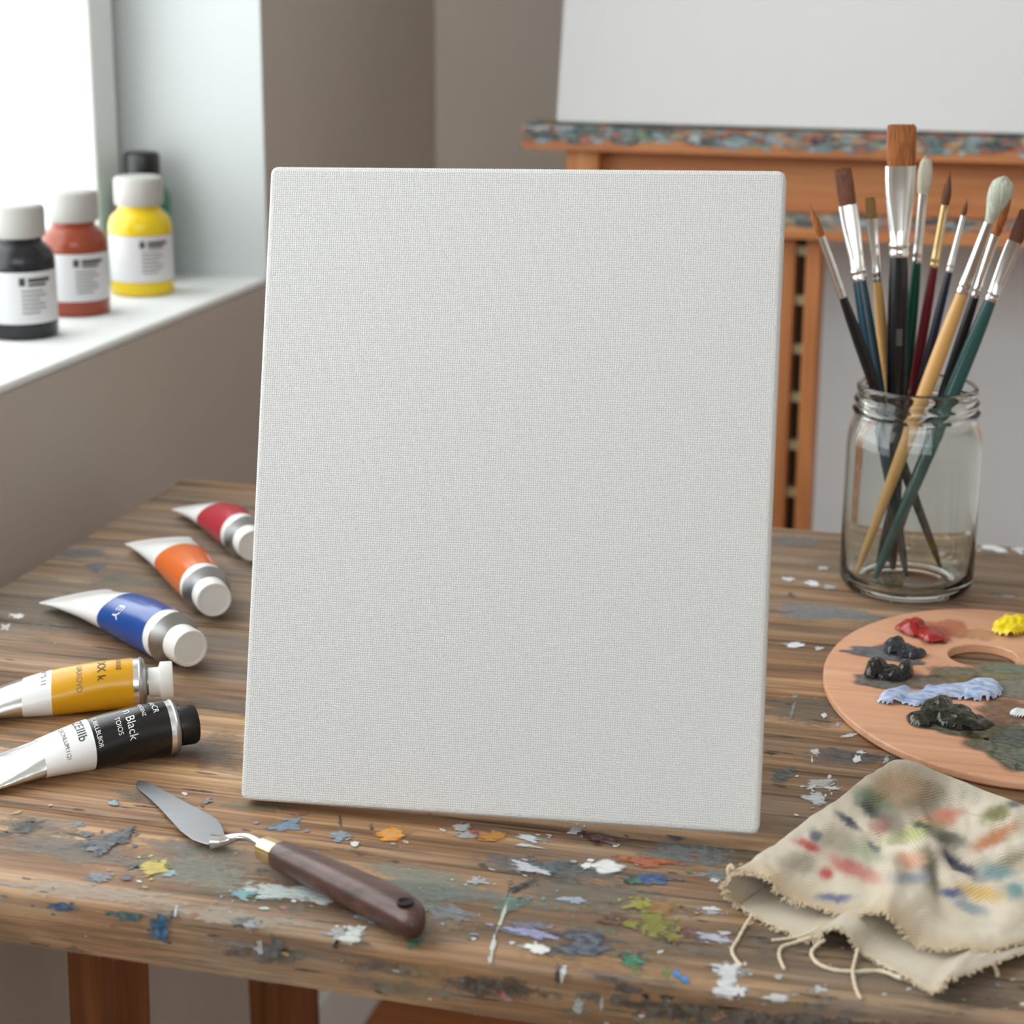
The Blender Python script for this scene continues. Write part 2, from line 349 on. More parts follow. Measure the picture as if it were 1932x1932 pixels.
# broad translucent stains first
for a in [(380,1640,120,38,3,(150,158,148),.5,.5),(800,1670,110,38,8,(140,160,152),.5,.6),(560,1640,130,40,6,(160,150,138),.4,.6),(1307,1614,75,24,6,(112,126,130),.6,.5),(1100,1690,120,30,6,(120,118,108),.5,.6),
          (1550,1156,95,14,4,(136,146,156),.6,.5),(1700,1180,60,12,4,(130,125,115),.4,.5),(1623,1430,75,13,3,(62,76,92),.55,.5),(1477,1461,18,16,0,(62,88,88),.7,.5),(1530,1340,90,25,5,(100,98,90),.5,.6),
          (160,1044,45,9,4,(105,108,112),.6,.5),(183,1069,16,10,0,(96,104,122),.6,.5),(120,1160,90,26,6,(140,128,112),.5,.6),(250,1100,80,14,5,(120,116,106),.5,.6),(1509,1021,60,10,4,(130,128,128),.6,.5),(1600,1060,60,14,6,(150,128,104),.4,.5),
          (120,1600,130,26,8,(132,132,128),.5,.6),(60,1560,80,16,7,(120,110,100),.5,.6),(330,1600,60,14,6,(120,122,122),.5,.6),(430,1730,120,14,7,(186,176,160),.5,.6),(150,1680,150,14,6,(206,190,172),.5,.6),(420,1330,50,14,4,(116,106,92),.5,.6),(400,1420,60,30,4,(110,98,84),.45,.6),
          (1180,1790,120,22,6,(150,120,84),.5,.6),(800,1740,120,26,7,(168,140,110),.5,.6),(1450,1780,70,30,8,(128,112,92),.5,.6),(1500,1880,80,14,3,(166,130,84),.6,.6),(1050,1640,110,22,6,(96,108,114),.6,.6),(900,1690,120,18,6,(120,134,130),.5,.6),(1120,1820,130,12,7,(186,136,80),.5,.6),
          (1860,1890,80,14,0,(90,70,52),.5,.6),(520,1800,60,18,6,(84,80,74),.6,.8),(1500,1936,220,24,4,(78,74,70),.75,.5),(1250,1905,120,22,6,(72,70,66),.7,.5),(930,1860,90,22,6,(70,62,54),.7,.5),(720,1825,70,14,6,(100,90,78),.6,.5)]:
    a = list(a); a[2] *= 1.15; a[7] = .95; pt.add(*a, out=.35)
cols = [(225,228,230),(225,228,230),(60,72,92),(96,130,140),(150,160,172),(190,180,166),(70,60,50),(90,120,96),(150,90,60),(176,160,96),(120,118,124)]
for k in range(250):                                       # worn paint film, stretched along the boards
    py = 1932-rng.random()**1.3*900; px = -200+rng.random()*3300
    s = (py-300)/1300; c = cols[int(rng.integers(3, len(cols)))]; c = tuple(.5*v+.5*w_ for v, w_ in zip(c, (150, 128, 104)))
    pt.add(px, py, (16+60*rng.random())*s, (3+7*rng.random())*s, 5+4*rng.random(), c, .2+.3*rng.random(), .85)
for k in range(220):                                       # dark cracks and dents
    py = 1932-rng.random()**1.2*950; px = -200+rng.random()*3300; s = (py-300)/1300
    pt.add(px, py, (10+50*rng.random()**2)*s, (.9+.9*rng.random())*s, 5.5+3*rng.random(), (52, 38, 28), .75, .25, na=14, nr=3)
# the individual marks one can point at
for a in [(212,1585,50,18,-16,(84,88,94),.95,.4,.0008),(232,1575,24,9,-30,(64,68,76),.95,.3,.0010),(180,1600,20,6,-10,(120,124,128),.9,.4,.0006),(296,1638,22,17,-10,(208,188,84),.95,.35,.0004),(322,1645,12,7,0,(150,180,190),.9,.5),
          (214,1515,11,6,10,(140,165,182),1,.2,.0006),(545,1556,32,9,-10,(116,146,170),.85,.45),(640,1578,20,8,0,(146,164,178),.85,.4),(670,1592,9,6,0,(228,230,230),1,.15,.0005),(740,1574,29,12,-6,(226,152,24),1,.2,.0003),
          (545,1682,80,13,3,(198,212,210),.85,.5,.0003),(600,1690,40,14,5,(214,222,220),.8,.5),(455,1686,22,9,-5,(112,172,178),.85,.4),(190,1655,24,9,5,(140,146,156),.8,.5),(237,1655,12,5,-5,(80,84,92),.9,.4,.0005),
          (560,1535,14,4,0,(180,110,90),.6,.5),(50,1560,30,8,-20,(70,70,70),.6,.6),(145,1555,14,5,0,(120,150,160),.7,.5),(300,1510,60,7,8,(120,100,80),.5,.6),
          (112,1711,27,8,3,(24,92,134),.95,.3),(240,1728,30,7,10,(40,100,110),.8,.45),(300,1757,13,26,-25,(14,92,134),.95,.25),(300,1742,16,14,0,(14,92,134),.9,.3),(326,1724,5,13,18,(64,60,60),.9,.3),(331,1720,4,10,15,(190,190,196),.9,.3),
          (455,1738,20,9,-25,(86,84,88),.85,.5),(470,1745,16,8,0,(168,170,180),.8,.5),(490,1790,8,12,0,(200,205,210),.8,.4),(661,1766,20,15,-25,(220,224,220),.95,.45,.0004),(676,1752,14,6,-20,(220,224,220),.95,.4),(634,1781,5,13,12,(36,30,28),.95,.3),(640,1760,22,10,0,(196,200,200),.7,.6),(780,1776,13,12,0,(70,140,104),.6,.5),
          (520,1785,14,20,0,(92,92,92),.8,.5),(700,1728,30,14,10,(190,196,196),.6,.6),(850,1725,36,16,10,(150,160,170),.5,.6),
          (1131,1581,40,10,14,(66,16,22),1,.25,.0003),(1084,1568,13,8,0,(204,208,222),1,.4,.0004),(1144,1634,34,13,5,(240,242,242),1,.12,.0005),(1108,1632,12,6,-10,(240,242,242),1,.2,.0004),(1222,1627,56,9,6,(194,94,44),.85,.4),(1226,1659,38,11,6,(44,84,146),.85,.4),(1200,1662,14,8,0,(60,130,90),.6,.4),
          (928,1576,26,10,0,(206,136,36),.85,.4),(893,1571,16,6,8,(176,70,50),.85,.4),(997,1581,28,6,8,(208,218,228),1,.3,.0003),(994,1595,26,2.5,8,(214,216,216),.95,.3),(872,1560,14,6,0,(200,206,210),.8,.5),(880,1575,20,8,0,(196,200,200),.7,.6),(1002,1638,38,8,14,(212,216,226),.95,.5,.0003),(1042,1634,45,11,0,(84,106,118),.65,.5),
          (985,1670,22,5,-28,(36,40,48),1,.3,.0004),(968,1677,10,5,0,(36,40,48),1,.3),(950,1722,3.5,38,20,(202,212,196),.9,.45),(930,1785,4,28,12,(222,226,220),.95,.35,.0003),(924,1808,7,6,0,(214,214,210),.9,.4),(960,1700,30,14,-30,(110,150,140),.5,.6),
          (1081,1697,22,6,6,(178,190,210),.85,.4),(898,1662,20,7,5,(200,206,214),.7,.5),(1206,1704,30,13,0,(156,150,26),.95,.3),(1236,1738,28,22,30,(146,146,34),.75,.45),(1245,1714,30,12,0,(190,140,70),.6,.5),(1190,1742,16,7,0,(150,146,30),.8,.4),(1162,1732,24,14,-10,(112,66,36),.7,.5),
          (1003,1760,44,10,8,(154,160,206),.9,.35),(1000,1745,36,7,8,(130,130,160),.6,.5),(1103,1768,52,11,9,(48,56,78),1,.25),(1105,1788,46,13,-3,(58,70,92),1,.25),(1012,1787,25,8,8,(240,240,238),1,.2,.0004),(1020,1793,20,7,0,(240,240,238),1,.2,.0004),(1192,1810,26,10,3,(44,136,106),.9,.35),(1196,1818,18,12,0,(60,140,90),.5,.5),
          (1275,1836,10,7,20,(24,124,196),1,.25),(1290,1847,13,6,30,(24,124,196),1,.25),(1258,1836,9,9,0,(104,150,60),.6,.4),(1375,1836,26,20,0,(226,230,234),.95,.3,.0003),(1365,1866,22,16,0,(226,230,234),.95,.3,.0003),(1393,1868,16,12,10,(230,232,236),.95,.3,.0003),(1372,1828,30,10,8,(226,230,234),.9,.35),
          (1061,1834,7,19,8,(216,220,220),.95,.25),(1053,1840,5,18,5,(46,38,34),.9,.3),(1090,1897,9,17,8,(176,184,186),.9,.25),(1135,1896,4,19,0,(200,200,190),.9,.25),(952,1880,18,8,38,(170,110,96),.85,.35),(1296,1760,34,9,6,(120,66,58),.8,.45),(1270,1765,18,10,0,(170,150,40),.7,.4),
          (1346,1770,28,8,12,(196,200,220),.9,.45,.0003),(1320,1768,12,10,0,(120,90,96),.8,.4),(1342,1715,14,5,12,(226,228,230),1,.3),(1348,1659,10,5,5,(226,228,236),1,.25),(1330,1650,14,4,0,(150,160,170),.7,.5),(1180,1866,24,7,8,(36,34,34),.9,.35),(1257,1884,12,7,5,(34,34,34),.9,.3),(1218,1880,8,5,0,(36,34,32),.9,.3),
          (1500,1217,19,5,0,(232,234,240),1,.2),(1544,1223,8,4,0,(214,216,222),.9,.3),(1555,1350,5,5,0,(224,226,226),1,.2,.0005),(1580,1367,5,4,0,(170,180,180),.8,.3),(1603,1387,14,4,-5,(208,214,220),.95,.3),(1538,1418,10,6,30,(220,226,228),.9,.4),(1617,1432,7,8,-20,(226,230,232),1,.25,.0004),(1623,1419,9,3.5,8,(212,218,222),.95,.3),(1532,1434,2.5,6,0,(220,220,220),.9,.3),
          (1672,1434,4,9,30,(180,190,196),.9,.5),(1540,1506,21,11,22,(210,218,222),.95,.5,.0003),(1547,1476,24,8,-8,(206,210,212),.8,.62),(1571,1487,14,4,8,(220,224,226),.95,.35),(1533,1484,10,4,-25,(214,216,218),.9,.35),(1565,1465,5,3,-30,(220,222,222),.9,.3),(1502,1537,5,3,0,(226,226,226),.95,.3,.0004),
          (1495,1340,3,22,14,(160,166,168),.6,.5),(1500,1314,8,5,0,(150,156,162),.7,.4),(1456,1420,12,4,0,(56,52,44),.8,.4),(1873,1034,26,6,14,(228,232,238),1,.25),(1920,1037,14,6,5,(224,228,234),.95,.3),(1488,1093,13,4,5,(224,228,234),.95,.25),(1533,1100,15,5,8,(230,234,240),1,.2),(1564,1108,14,4,5,(200,200,204),.8,.4),(1493,1123,9,4,0,(70,74,70),.8,.4),(1552,1072,10,4,0,(216,216,216),.8,.4),
          (1905,1125,18,3,5,(190,190,190),.8,.4),(32,1162,14,5,0,(236,236,234),1,.2),(10,1183,11,6,-10,(220,216,208),.95,.3),(392,1510,9,4,-10,(120,124,128),.95,.3,.0006),(382,1520,4,4,-30,(90,70,50),.8,.3),(345,1395,10,3,-40,(90,66,44),.7,.5),(700,1560,8,3,80,(50,40,32),.8,.3),(642,1552,3,10,-5,(50,44,40),.85,.3),
          (1345,1720,20,5,10,(196,200,206),.8,.5),(1350,1650,22,9,8,(150,156,160),.6,.5),(1367,1760,12,4,10,(214,216,220),.9,.3),(1470,1842,8,4,0,(206,206,200),.8,.4),(1548,1868,14,6,0,(214,216,216),.8,.4),(1462,1882,22,7,3,(220,222,222),.9,.4),(1540,1898,18,8,0,(104,110,112),.8,.4),(1668,1875,6,4,0,(206,206,200),.8,.4),(1390,1905,12,5,0,(50,40,38),.8,.4)]:
    a = list(a); th = a[8] if len(a) > 8 else .0001; crisp = a[7] <= .25
    a[7] = a[7]*1.0 if crisp else a[7]*1.7
    pt.add(*a[:8], thick=th, out=.3 if crisp else .42, na=40)
    if a[2] > 12:                                          # satellite flecks and a dragged tail
        for _ in range(3 if crisp else 5):
            pt.add(a[0]+rng.normal()*a[2]*.9, a[1]+rng.normal()*a[3]*.9, a[2]*.12*(1+rng.random()), a[3]*.15*(1+rng.random()), a[4], a[5], .9, .3, na=12, nr=3)
        pt.add(a[0]+a[2]*(.5 if rng.random() < .5 else -.5), a[1]+rng.normal()*2, a[2]*1.1, a[3]*.55, a[4], tuple(.6*v+.4*120 for v in a[5]), .5, .95, na=24)
for k in range(900):                                       # little spatters
    py = 1932-rng.random()**1.25*980; px = -200+rng.random()*3300
    if rng.random() < .6 and px < 850 and py < 1540: continue
    s = (py-300)/1300; r = (.9+rng.random()**4*5)*s
    c = cols[int(rng.integers(0, len(cols)))]
    pt.add(px, py, r*(1.2+rng.random()), r*.7, rng.random()*40-15, c, .85, .2, thick=.0002, na=10, nr=3)
nv = len(tb.v); V = tb.v+pt.v; Fc = tb.f+[tuple(i+nv for i in f) for f in pt.f]; at = pt.attrs()
at = {k: (t, ([(1, 1, 1, 1)] if t == 'FLOAT_COLOR' else [0.])*nv+list(a)) for k, (t, a) in at.items()}
table = thing('work_table', (0, 1.0, 0), 'old weathered plank work table spattered with dried paint', 'table')
mk('table_top', V, Fc, [TABLE, PAINT], table, fm=[0]*len(tb.f)+[1]*len(pt.f), attrs=at, ang=50)
def leg(px0, px1, py, y, d, lean=0.):
    a = ony(px0, py, y)[0]; c = ony(px1, py, y)[0]; m = MB(); zt = TOP-THK
    m.grid([[(a+lean*k, y, z), (c+lean*k, y, z), (c+lean*k, y+d, z), (a+lean*k, y+d, z)] for z, k in ((0, 1), (zt, 0))], closeu=True, capa=True, capb=True)
    return bevel(m.build('leg', LEG, table, smooth=False), .003)
leg(128, 222, 1790, .92, .045, -.01); leg(455, 545, 1850, 1.22, .05, .01)
m = MB(); m.box(.5, .545, .92, .965, 0, TOP-THK); bevel(m.build('leg', LEG, table, smooth=False), .003)
m = MB(); m.box(.5, .545, 1.22, 1.27, 0, TOP-THK); bevel(m.build('leg', LEG, table, smooth=False), .003)

# ------------------------------------------------------------------ blank canvas standing on the table
def stretched_canvas(name, BL, a, b, w, h, d, label, strut=None):
    b = np.array(b, float); b /= np.linalg.norm(b); a = np.array(a, float); a -= b*(a@b); a /= np.linalg.norm(a); b /= np.linalg.norm(b); n = np.cross(a, b)  # n towards viewer
    t = thing(name, tuple(np.array(BL)+a*w/2-n*d), label, 'canvas')
    R = .0019; na = 6; N = 60
    # face grid plus rounded rim, one fabric mesh wrapped round the bars
    def P(u, v, q): return np.array(BL)+a*u+b*v-n*q
    rows = []; uvs = []
    rim = [(R*(1-math.sin(x)), R*(1-math.cos(x))) for x in np.linspace(0, PI/2, na)]   # inset, depth
    loops = []
    def ring(ins, dep, rc):
        pts = []
        for cx, cy, a0 in ((w-rc, h-rc, 0), (rc, h-rc, PI/2), (rc, rc, PI), (w-rc, rc, 1.5*PI)):
            for k in range(6):
                an = a0+k*PI/10; pts.append(P(cx+(rc-ins)*math.cos(an), cy+(rc-ins)*math.sin(an), dep))
        return pts
    mb = MB(); rg = [ring(R*(1-math.sin(x)), R*(1-math.cos(x)), .0034) for x in np.linspace(0, PI/2, na)]
    rg = rg+[ring(0, d, .0034), ring(.015, d, .0155)]
    mb.grid(rg, closeu=True); mb.f.append(tuple(range(24))); mb.m.append(0)
    V = np.array(mb.v); uv = np.stack([(V-np.array(BL))@a, (V-np.array(BL))@b], 1)
    mk('canvas_fabric', V, mb.f, CANV, t, uv=uv, ang=40)
    mb = MB(); s = .02; e = .0006
    for (u0, u1, v0, v1) in ((e, w-e, e, s), (e, w-e, h-s, h-e), (e, s, s, h-s), (w-s, w-e, s, h-s)):
        mb.obox(P(u0, v0, d-.0006), a*(u1-u0), b*(v1-v0), n*(d-.003))
    mb.build('stretcher_frame', PLANK, t, smooth=False)
    if strut:
        mb = MB(); top = P(w/2-.012, h*.6, d+.0006); foot = np.array([top[0], top[1]+strut, TOP+.0005])
        mb.obox(foot, a*.024, top-foot, np.array([0, .009, 0])); mb.build('rear_strut', PLANK, t, smooth=False)
    return t
BL = np.array([-.33534, .79150, .75405])
stretched_canvas('blank_canvas', BL, (.99726, .07000, .0135), (-.03634, .29365, .95522), .2378, .2940, .012, 'blank white stretched canvas standing upright on the wooden table', .1)

# ------------------------------------------------------------------ easel and its canvas
YE = 1.85
def ez(px, py, y=YE): return ony(px, py, y)
easel = thing('studio_easel', (-.2, YE+.1, 0), 'brown wooden studio easel with paint spattered ledge behind the table', 'easel')
x0 = ez(985, 250)[0]; zt = ez(985, 236)[2]; zb = ez(985, 281)[2]; XE = .32
m = MB(); m.box(x0, XE, YE, YE+.07, zb, zt)
def on_ledge(z0_, z1_, yf):
    def f(px, py, h):
        q = ony(px, py, yf-h)
        if q[2] > z1_:
            q = on(px, py, 2, z1_+h); q[0] = min(max(q[0], x0+.0005), XE); q[1] = min(max(q[1], yf), yf+.069); return q
        q[2] = min(max(q[2], z0_), z1_); q[0] = min(max(q[0], x0+.0005), XE); return q
    return f
def ledge(mb, name, zb, zt, yf, ylo, yhi, n, x0px):
    lp = Patches(on_ledge(zb, zt, yf)); cs = [(90,130,130),(110,130,140),(70,90,90),(170,185,195),(200,110,80),(120,140,110),(150,90,70),(60,70,80),(190,160,120),(140,160,165)]
    for k in range(n):
        px = x0px+rng.random()*(1990-x0px); sl = .034*(px-985)
        lp.add(px, ylo+rng.random()**1.2*(yhi-ylo)+sl, 7+22*rng.random(), 3+6*rng.random(), 3, cs[int(rng.integers(len(cs)))], .55+.4*rng.random(), .5, na=16, nr=3)
    nv = len(mb.v); at = {k: (t, ([(1, 1, 1, 1)] if t == 'FLOAT_COLOR' else [0.])*nv+list(a)) for k, (t, a) in lp.attrs().items()}
    mk(name, mb.v+lp.v, mb.f+[tuple(i+nv for i in f) for f in lp.f], [EASEL, PAINT], easel, fm=[0]*len(mb.f)+[1]*len(lp.f), attrs=at, smooth=False)
ledge(m, 'canvas_ledge', zb, zt, YE, 226, 263, 420, 985)
z2t = ez(1480, 405)[2]; z2b = ez(1480, 450)[2]
m = MB(); m.box(x0+.05, XE, YE, YE+.07, z2b, z2t); ledge(m, 'lower_ledge', z2b, z2t, YE, 384, 412, 150, 1300)
m = MB(); m.box(ez(1068, 300, YE+.012)[0], ez(1130, 300, YE+.012)[0], YE+.012, YE+.06, z2t, zb); bevel(m.build('side_post', EASELZ, easel, smooth=False), .002)
m = MB(); m.box(ez(1130, 300, YE+.03)[0]-.004, XE-.01, YE+.034, YE+.046, z2t, zb); m.build('front_panel', EASEL, easel, smooth=False)
yp = YE+.02
xa, xb, xc, xd = [ez(p, 600, yp)[0] for p in (1462, 1496, 1515, 1545)]
for u, v in ((xa, xb), (xc, xd)):
    m = MB(); m.box(u, v, yp, yp+.035, .05, z2b); bevel(m.build('mast_rail', EASELZ, easel, smooth=False), .002)
    m = MB(); m.obox((u, yp+.045, z2b), (v-u, 0, 0), (0, .025, 0), (0, .9*math.tan(math.radians(13)), .9)); bevel(m.build('mast_rail', EASELZ, easel, smooth=False), .002)
m = MB(); m.box(xb, xc, yp+.02, yp+.03, .05, z2b); m.build('mast_backing', plain('dark_slot', (70, 50, 34), .7), easel, smooth=False)
RUNG = plain('pale_rung', (176, 166, 130), .5)
for k in range(16):
    z = z2b-.014-k*.047
    if z < .1: break
    m = MB(); m.box(xb, xc, yp+.008, yp+.02, z-.005, z+.004); m.build('rung', RUNG, easel, smooth=False)
m = MB(); m.box(xa-.02, xd+.02, yp-.14, yp+.22, 0, .05); bevel(m.build('base_foot', EASEL, easel, smooth=False), .004)
RBL = ony(1049, 240, YE+.012); RBL[2] = zt+.0005
lean = math.radians(13)
RBL[1] = YE+.012; RBL[2] = zt+.0006+.011*math.sin(lean)
stretched_canvas('blank_canvas', RBL, (1, 0, 0), (0, math.sin(lean), math.cos(lean)), .62, .66, .011, 'large blank white canvas resting on the easel ledge')

# ------------------------------------------------------------------ bottles on the sill
def bottle(px, py, r, H, body, cap, label, capr=.0205, lab=True, pos=None, cap_h=.024):
    c = np.array(pos) if pos is not None else on(px, py, 2, SILL)
    t = thing('paint_bottle', (c[0], c[1], SILL), label, 'bottle', 'paint bottles on the window sill'); c = np.array([c[0], c[1], SILL])
    hb = H-cap_h-.001
    k = capr/.0205
    pr = [(0, .0), (r-.004, 0), (r-.001, .001), (r, .004), (r, .0115), (r-.0006, .0122), (r-.0006, hb-.0222), (r, hb-.0215), (r, hb-.016), (r-.002, hb-.009), (r-.006, hb-.005), (capr-.003, hb-.002), (capr-.003, hb+.004), (0, hb+.004)]
    mb = MB(); mb.grid(lathe(c, pr), closeu=True); mb.build('bottle_body', body, t)
    n = 72; z0, z1 = hb, H
    pc = [(capr-.0012, z0+.001, 1), (capr, z0+.003, 1), (capr, z1-.003, 1), (capr-.0015, z1-.0006, 0), (capr-.004, z1, 0), (.0001, z1, 0)]
    rows = [[(c[0]+(rr-(.0005 if (j % 2 and kn) else 0))*math.cos(2*PI*j/n), c[1]+(rr-(.0005 if (j % 2 and kn) else 0))*math.sin(2*PI*j/n), c[2]+z) for j in range(n)] for rr, z, kn in pc]
    mb = MB(); mb.grid(rows, closeu=True, capa=True); mb.build('cap', cap, t, ang=50)
    if lab:
        mb = MB(); mb.grid(lathe(c, [(r+.0001, .0125), (r+.0001, hb-.0225)]), closeu=True); lb = mb.build('label', LABEL, t)
        # printed block and lines on the side that faces the room
        mb = MB(); az = math.atan2(-c[1], -c[0]); h0 = hb-.0265
        def pr_(a0, a1, za, zb_): mb.grid([[(c[0]+(r+.0003)*math.cos(x), c[1]+(r+.0003)*math.sin(x), c[2]+z) for x in np.linspace(a0, a1, 12)] for z in (za, zb_)])
        s = az-.05
        pr_(s, s+.17, h0-.006, h0); pr_(s+.25, s+.95, h0-.0035, h0-.0005); pr_(s+.25, s+.8, h0-.0065, h0-.0045)
        for i in range(6): pr_(s+.05, s+.7+.12*math.sin(i*2.2), h0-.0105-i*.0032, h0-.0096-i*.0032)
        mb.build('label_print', INKG2, lb)
    return t
LABEL = plain('paper_label', (214, 214, 216), .5); INKG2 = plain('label_ink', (62, 60, 62), .6)
bottle(45, 632, .0262, .0985, gl('black_acrylic', (30, 31, 36)), CAPG, 'white capped bottle of black paint, leftmost on the window sill')
bottle(146, 589, .0265, .0975, gl('rust_acrylic', (150, 66, 42)), CAPG, 'white capped bottle of rust red paint on the window sill')
bottle(270, 552, .0266, .0985, gl('yellow_acrylic', (228, 196, 22)), CAPG, 'white capped bottle of yellow paint on the window sill')
bottle(0, 0, .0235, .112, gl('green_acrylic', (16, 112, 84)), CAPB, 'black capped bottle of green paint half hidden behind the yellow bottle', capr=.0155, lab=False, pos=(-.757, 1.617, SILL))

# ------------------------------------------------------------------ paint tubes
def text_mesh(body, size):
    cu = bpy.data.curves.new('t', 'FONT'); cu.body = body; cu.size = size; cu.resolution_u = 3
    o = bpy.data.objects.new('t', cu); COL.objects.link(o); bpy.context.view_layer.update()
    me = bpy.data.meshes.new_from_object(o.evaluated_get(bpy.context.evaluated_depsgraph_get()))
    V = np.array([v.co[:] for v in me.vertices]); Fc = [tuple(p.vertices) for p in me.polygons]
    bpy.data.objects.remove(o); bpy.data.curves.remove(cu); bpy.data.meshes.remove(me)
    return V, Fc
def paint_tube(S, T, r, label, lab_col, lab_rng, cap_mat, cap_r, cap_l, metal_tail=None, texts=(), crimpdir=None, neck=.004, cone=1., flange=0., tailw=1.45, tail_h=0., shoulder=SHO, flat=.62):
    s = onz(S[0], S[1], r); e = onz(T[0], T[1], .0015+tail_h)
    ax = e-s; ax[2] = 0; Ln = np.linalg.norm(ax); ax /= Ln; side = np.array([-ax[1], ax[0], 0.])
    if side@RT < 0 and abs(side@RT) > .5: pass
    t_ = thing('paint_tube', (s[0], s[1], TOP), label, 'paint tube', 'tubes of paint on the table')
    def dims(t):
        k = min(1, max(0, (t-.12)/.88)); b = r*(1-k**1.5)+.0009*k**1.5; a = r*(1+(tailw-1)*k); return a, b
    def P(t, th, off=0.):
        a, b_ = dims(t); a += off; b_ += off
        w_ = .0012*math.sin(t*9+th*2)*t*(1-t)*2
        sk = 0.
        if crimpdir is not None: sk = crimpdir*math.cos(th)*a*max(0, (t-.3)/.7)
        c = s+ax*(t*Ln+sk); c = np.array([c[0], c[1], TOP+dims(t)[1]+.0002+tail_h*max(0, t-.2)/.8])
        return c+side*a*math.cos(th)+np.array([0, 0, 1])*(b_*math.sin(th)+w_*math.sin(th))
    n = 48; TH = np.linspace(0, 2*PI, n, endpoint=False)
    mb = MB(); mb.grid([[P(t, th) for th in TH] for t in np.linspace(.0, 1, 34)], closeu=True, capb=True, mi=0)
    mb.build('tube_body', FOIL if metal_tail else TWHITE, t_)
    # crimped fold
    mb = MB(); mb.grid([[P(t, th, .0007) for th in TH] for t in (.955, .965, .985, 1.0)], closeu=True, capa=True, capb=True); mb.build('crimp', FOIL if metal_tail else TWHITE, t_)
    # shoulder cone and threaded neck
    c0 = s.copy(); c0[2] = TOP+r+.0002; z = -ax
    mb = MB(); mb.grid(lathe(c0, [(r, -.0005), (r+.0006, .0002), (r+.0004, .0012), (r*.96, .002), (r*.6, .002+.0032*cone), (r*.52, .002+.0036*cone), (r*.5, .002+.0036*cone+neck)], z=z), closeu=True, capb=True)
    mb.build('shoulder', shoulder, t_)
    c1 = c0+z*(.002+.0034*cone+neck*.4); nn = 60
    def caprow(rr, h, kn):
        x = side; y = np.array([0, 0, 1.])
        return [c1+z*h+(rr*(1-.035*(j % 2)*kn))*(x*math.cos(2*PI*j/nn)+y*math.sin(2*PI*j/nn)) for j in range(nn)]
    cl = cap_l
    if flange: prof = [(cap_r*.72, 0, 0), (cap_r*.74, cl*.42, 0), (cap_r*.9, cl*.46, 0), (cap_r, cl*.5, 1), (cap_r, cl*.93, 1), (cap_r*.94, cl, 0), (.0001, cl, 0)]
    else: prof = [(cap_r*.97, 0, 0), (cap_r, .0008, 1), (cap_r, cl-.0014, 1), (cap_r*.93, cl, 0), (cap_r*.8, cl, 0), (cap_r*.78, cl-.0004, 0), (.0001, cl-.0004, 0)]
    mb = MB(); mb.grid([caprow(*q) for q in prof], closeu=True, capa=True); mb.build('cap', cap_mat, t_, ang=50)
    if metal_tail:                                          # white printed band next to the coloured one
        mb = MB(); mb.grid([[P(t, th, .00018) for th in TH] for t in np.linspace(lab_rng[1], metal_tail, 8)], closeu=True); mb.build('white_band', TWHITE, t_)
    la = MB(); la.grid([[P(t, th, .00022) for th in TH] for t in np.linspace(lab_rng[0], lab_rng[1], 10)], closeu=True)
    lo = la.build('label', lab_col, t_)
    for body, size, t0, th0, mat, hd in texts:              # baseline runs round the tube, letters' tops towards the cap
        V, Fc = text_mesh(body, size)
        W = [P(t0-v[1]/Ln, th0+hd*v[0]/r, .00045) for v in V]
        if hd < 0: pass
        mk('lettering', W, Fc, mat, lo, smooth=False)
    return t_
# which angle direction faces the camera: side points left/away or towards depending on the tube
YEL = gl('yellow_label', (216, 158, 22), .25); BLK = gl('black_label', (20, 19, 20), .22); BLU = gl('blue_label', (22, 72, 150), .22); ORA = gl('orange_label', (216, 104, 36), .22); RED = gl('crimson_label', (176, 40, 58), .22)
paint_tube((323, 1373), (-70, 1478), .0133, 'silver tube with black label and black ribbed cap lying nearest the front', BLK, (.03, .40), CAPB, .0098, .0088, metal_tail=.64, neck=.002, cone=.2,
   texts=[('adoCR', .0042, .1, 1.9, INKW, -1), ('RIDIGENZ', .0026, .155, 1.85, INKW, -1), ('n Black', .0062, .235, 1.55, INKW, -1), ('TOIOS', .0036, .285, 1.3, INKW, -1), ('TUBILLBLBOR', .0032, .385, 1.75, INKW, -1), ('ZEIIIb', .0062, .47, 1.9, INKD, -1), ('DBONLUM:1121', .003, .54, 1.8, INKD, -1)])
paint_tube((264, 1289), (-130, 1352), .0130, 'silver tube with yellow label and white flanged cap beside the black tube', YEL, (.03, .42), CAPW, .0105, .0125, metal_tail=.56, neck=.002, cone=.5, flange=1,
   texts=[('X-IXXE', .0036, .11, 1.8, INKD, -1), ('XX k', .0062, .2, 1.6, INKD, -1), ('UAXOVD', .0042, .30, 1.6, INKG, -1), ('IXYS 11', .004, .47, 1.9, INKD, -1)])
paint_tube((326, 1205), (140, 1124), .0147, 'white tube with blue label and white round cap, its tail crimped', BLU, (.06, .46), CAPW, .0108, .0125, neck=.008, texts=[('EY', .0095, .34, 1.0, INKW, -1)], tailw=1.5, tail_h=.004)
paint_tube((389, 1113), (298, 1019), .0142, 'white tube with orange label pointing its white cap at the viewer', ORA, (.06, .48), CAPW, .0108, .0125, neck=.008, tailw=1.5, tail_h=.004)
paint_tube((462, 1014), (380, 955), .0138, 'white tube with crimson label, its cap half hidden behind the standing canvas', RED, (.08, .52), CAPW, .0108, .0125, neck=.008, tailw=1.5, tail_h=.004)

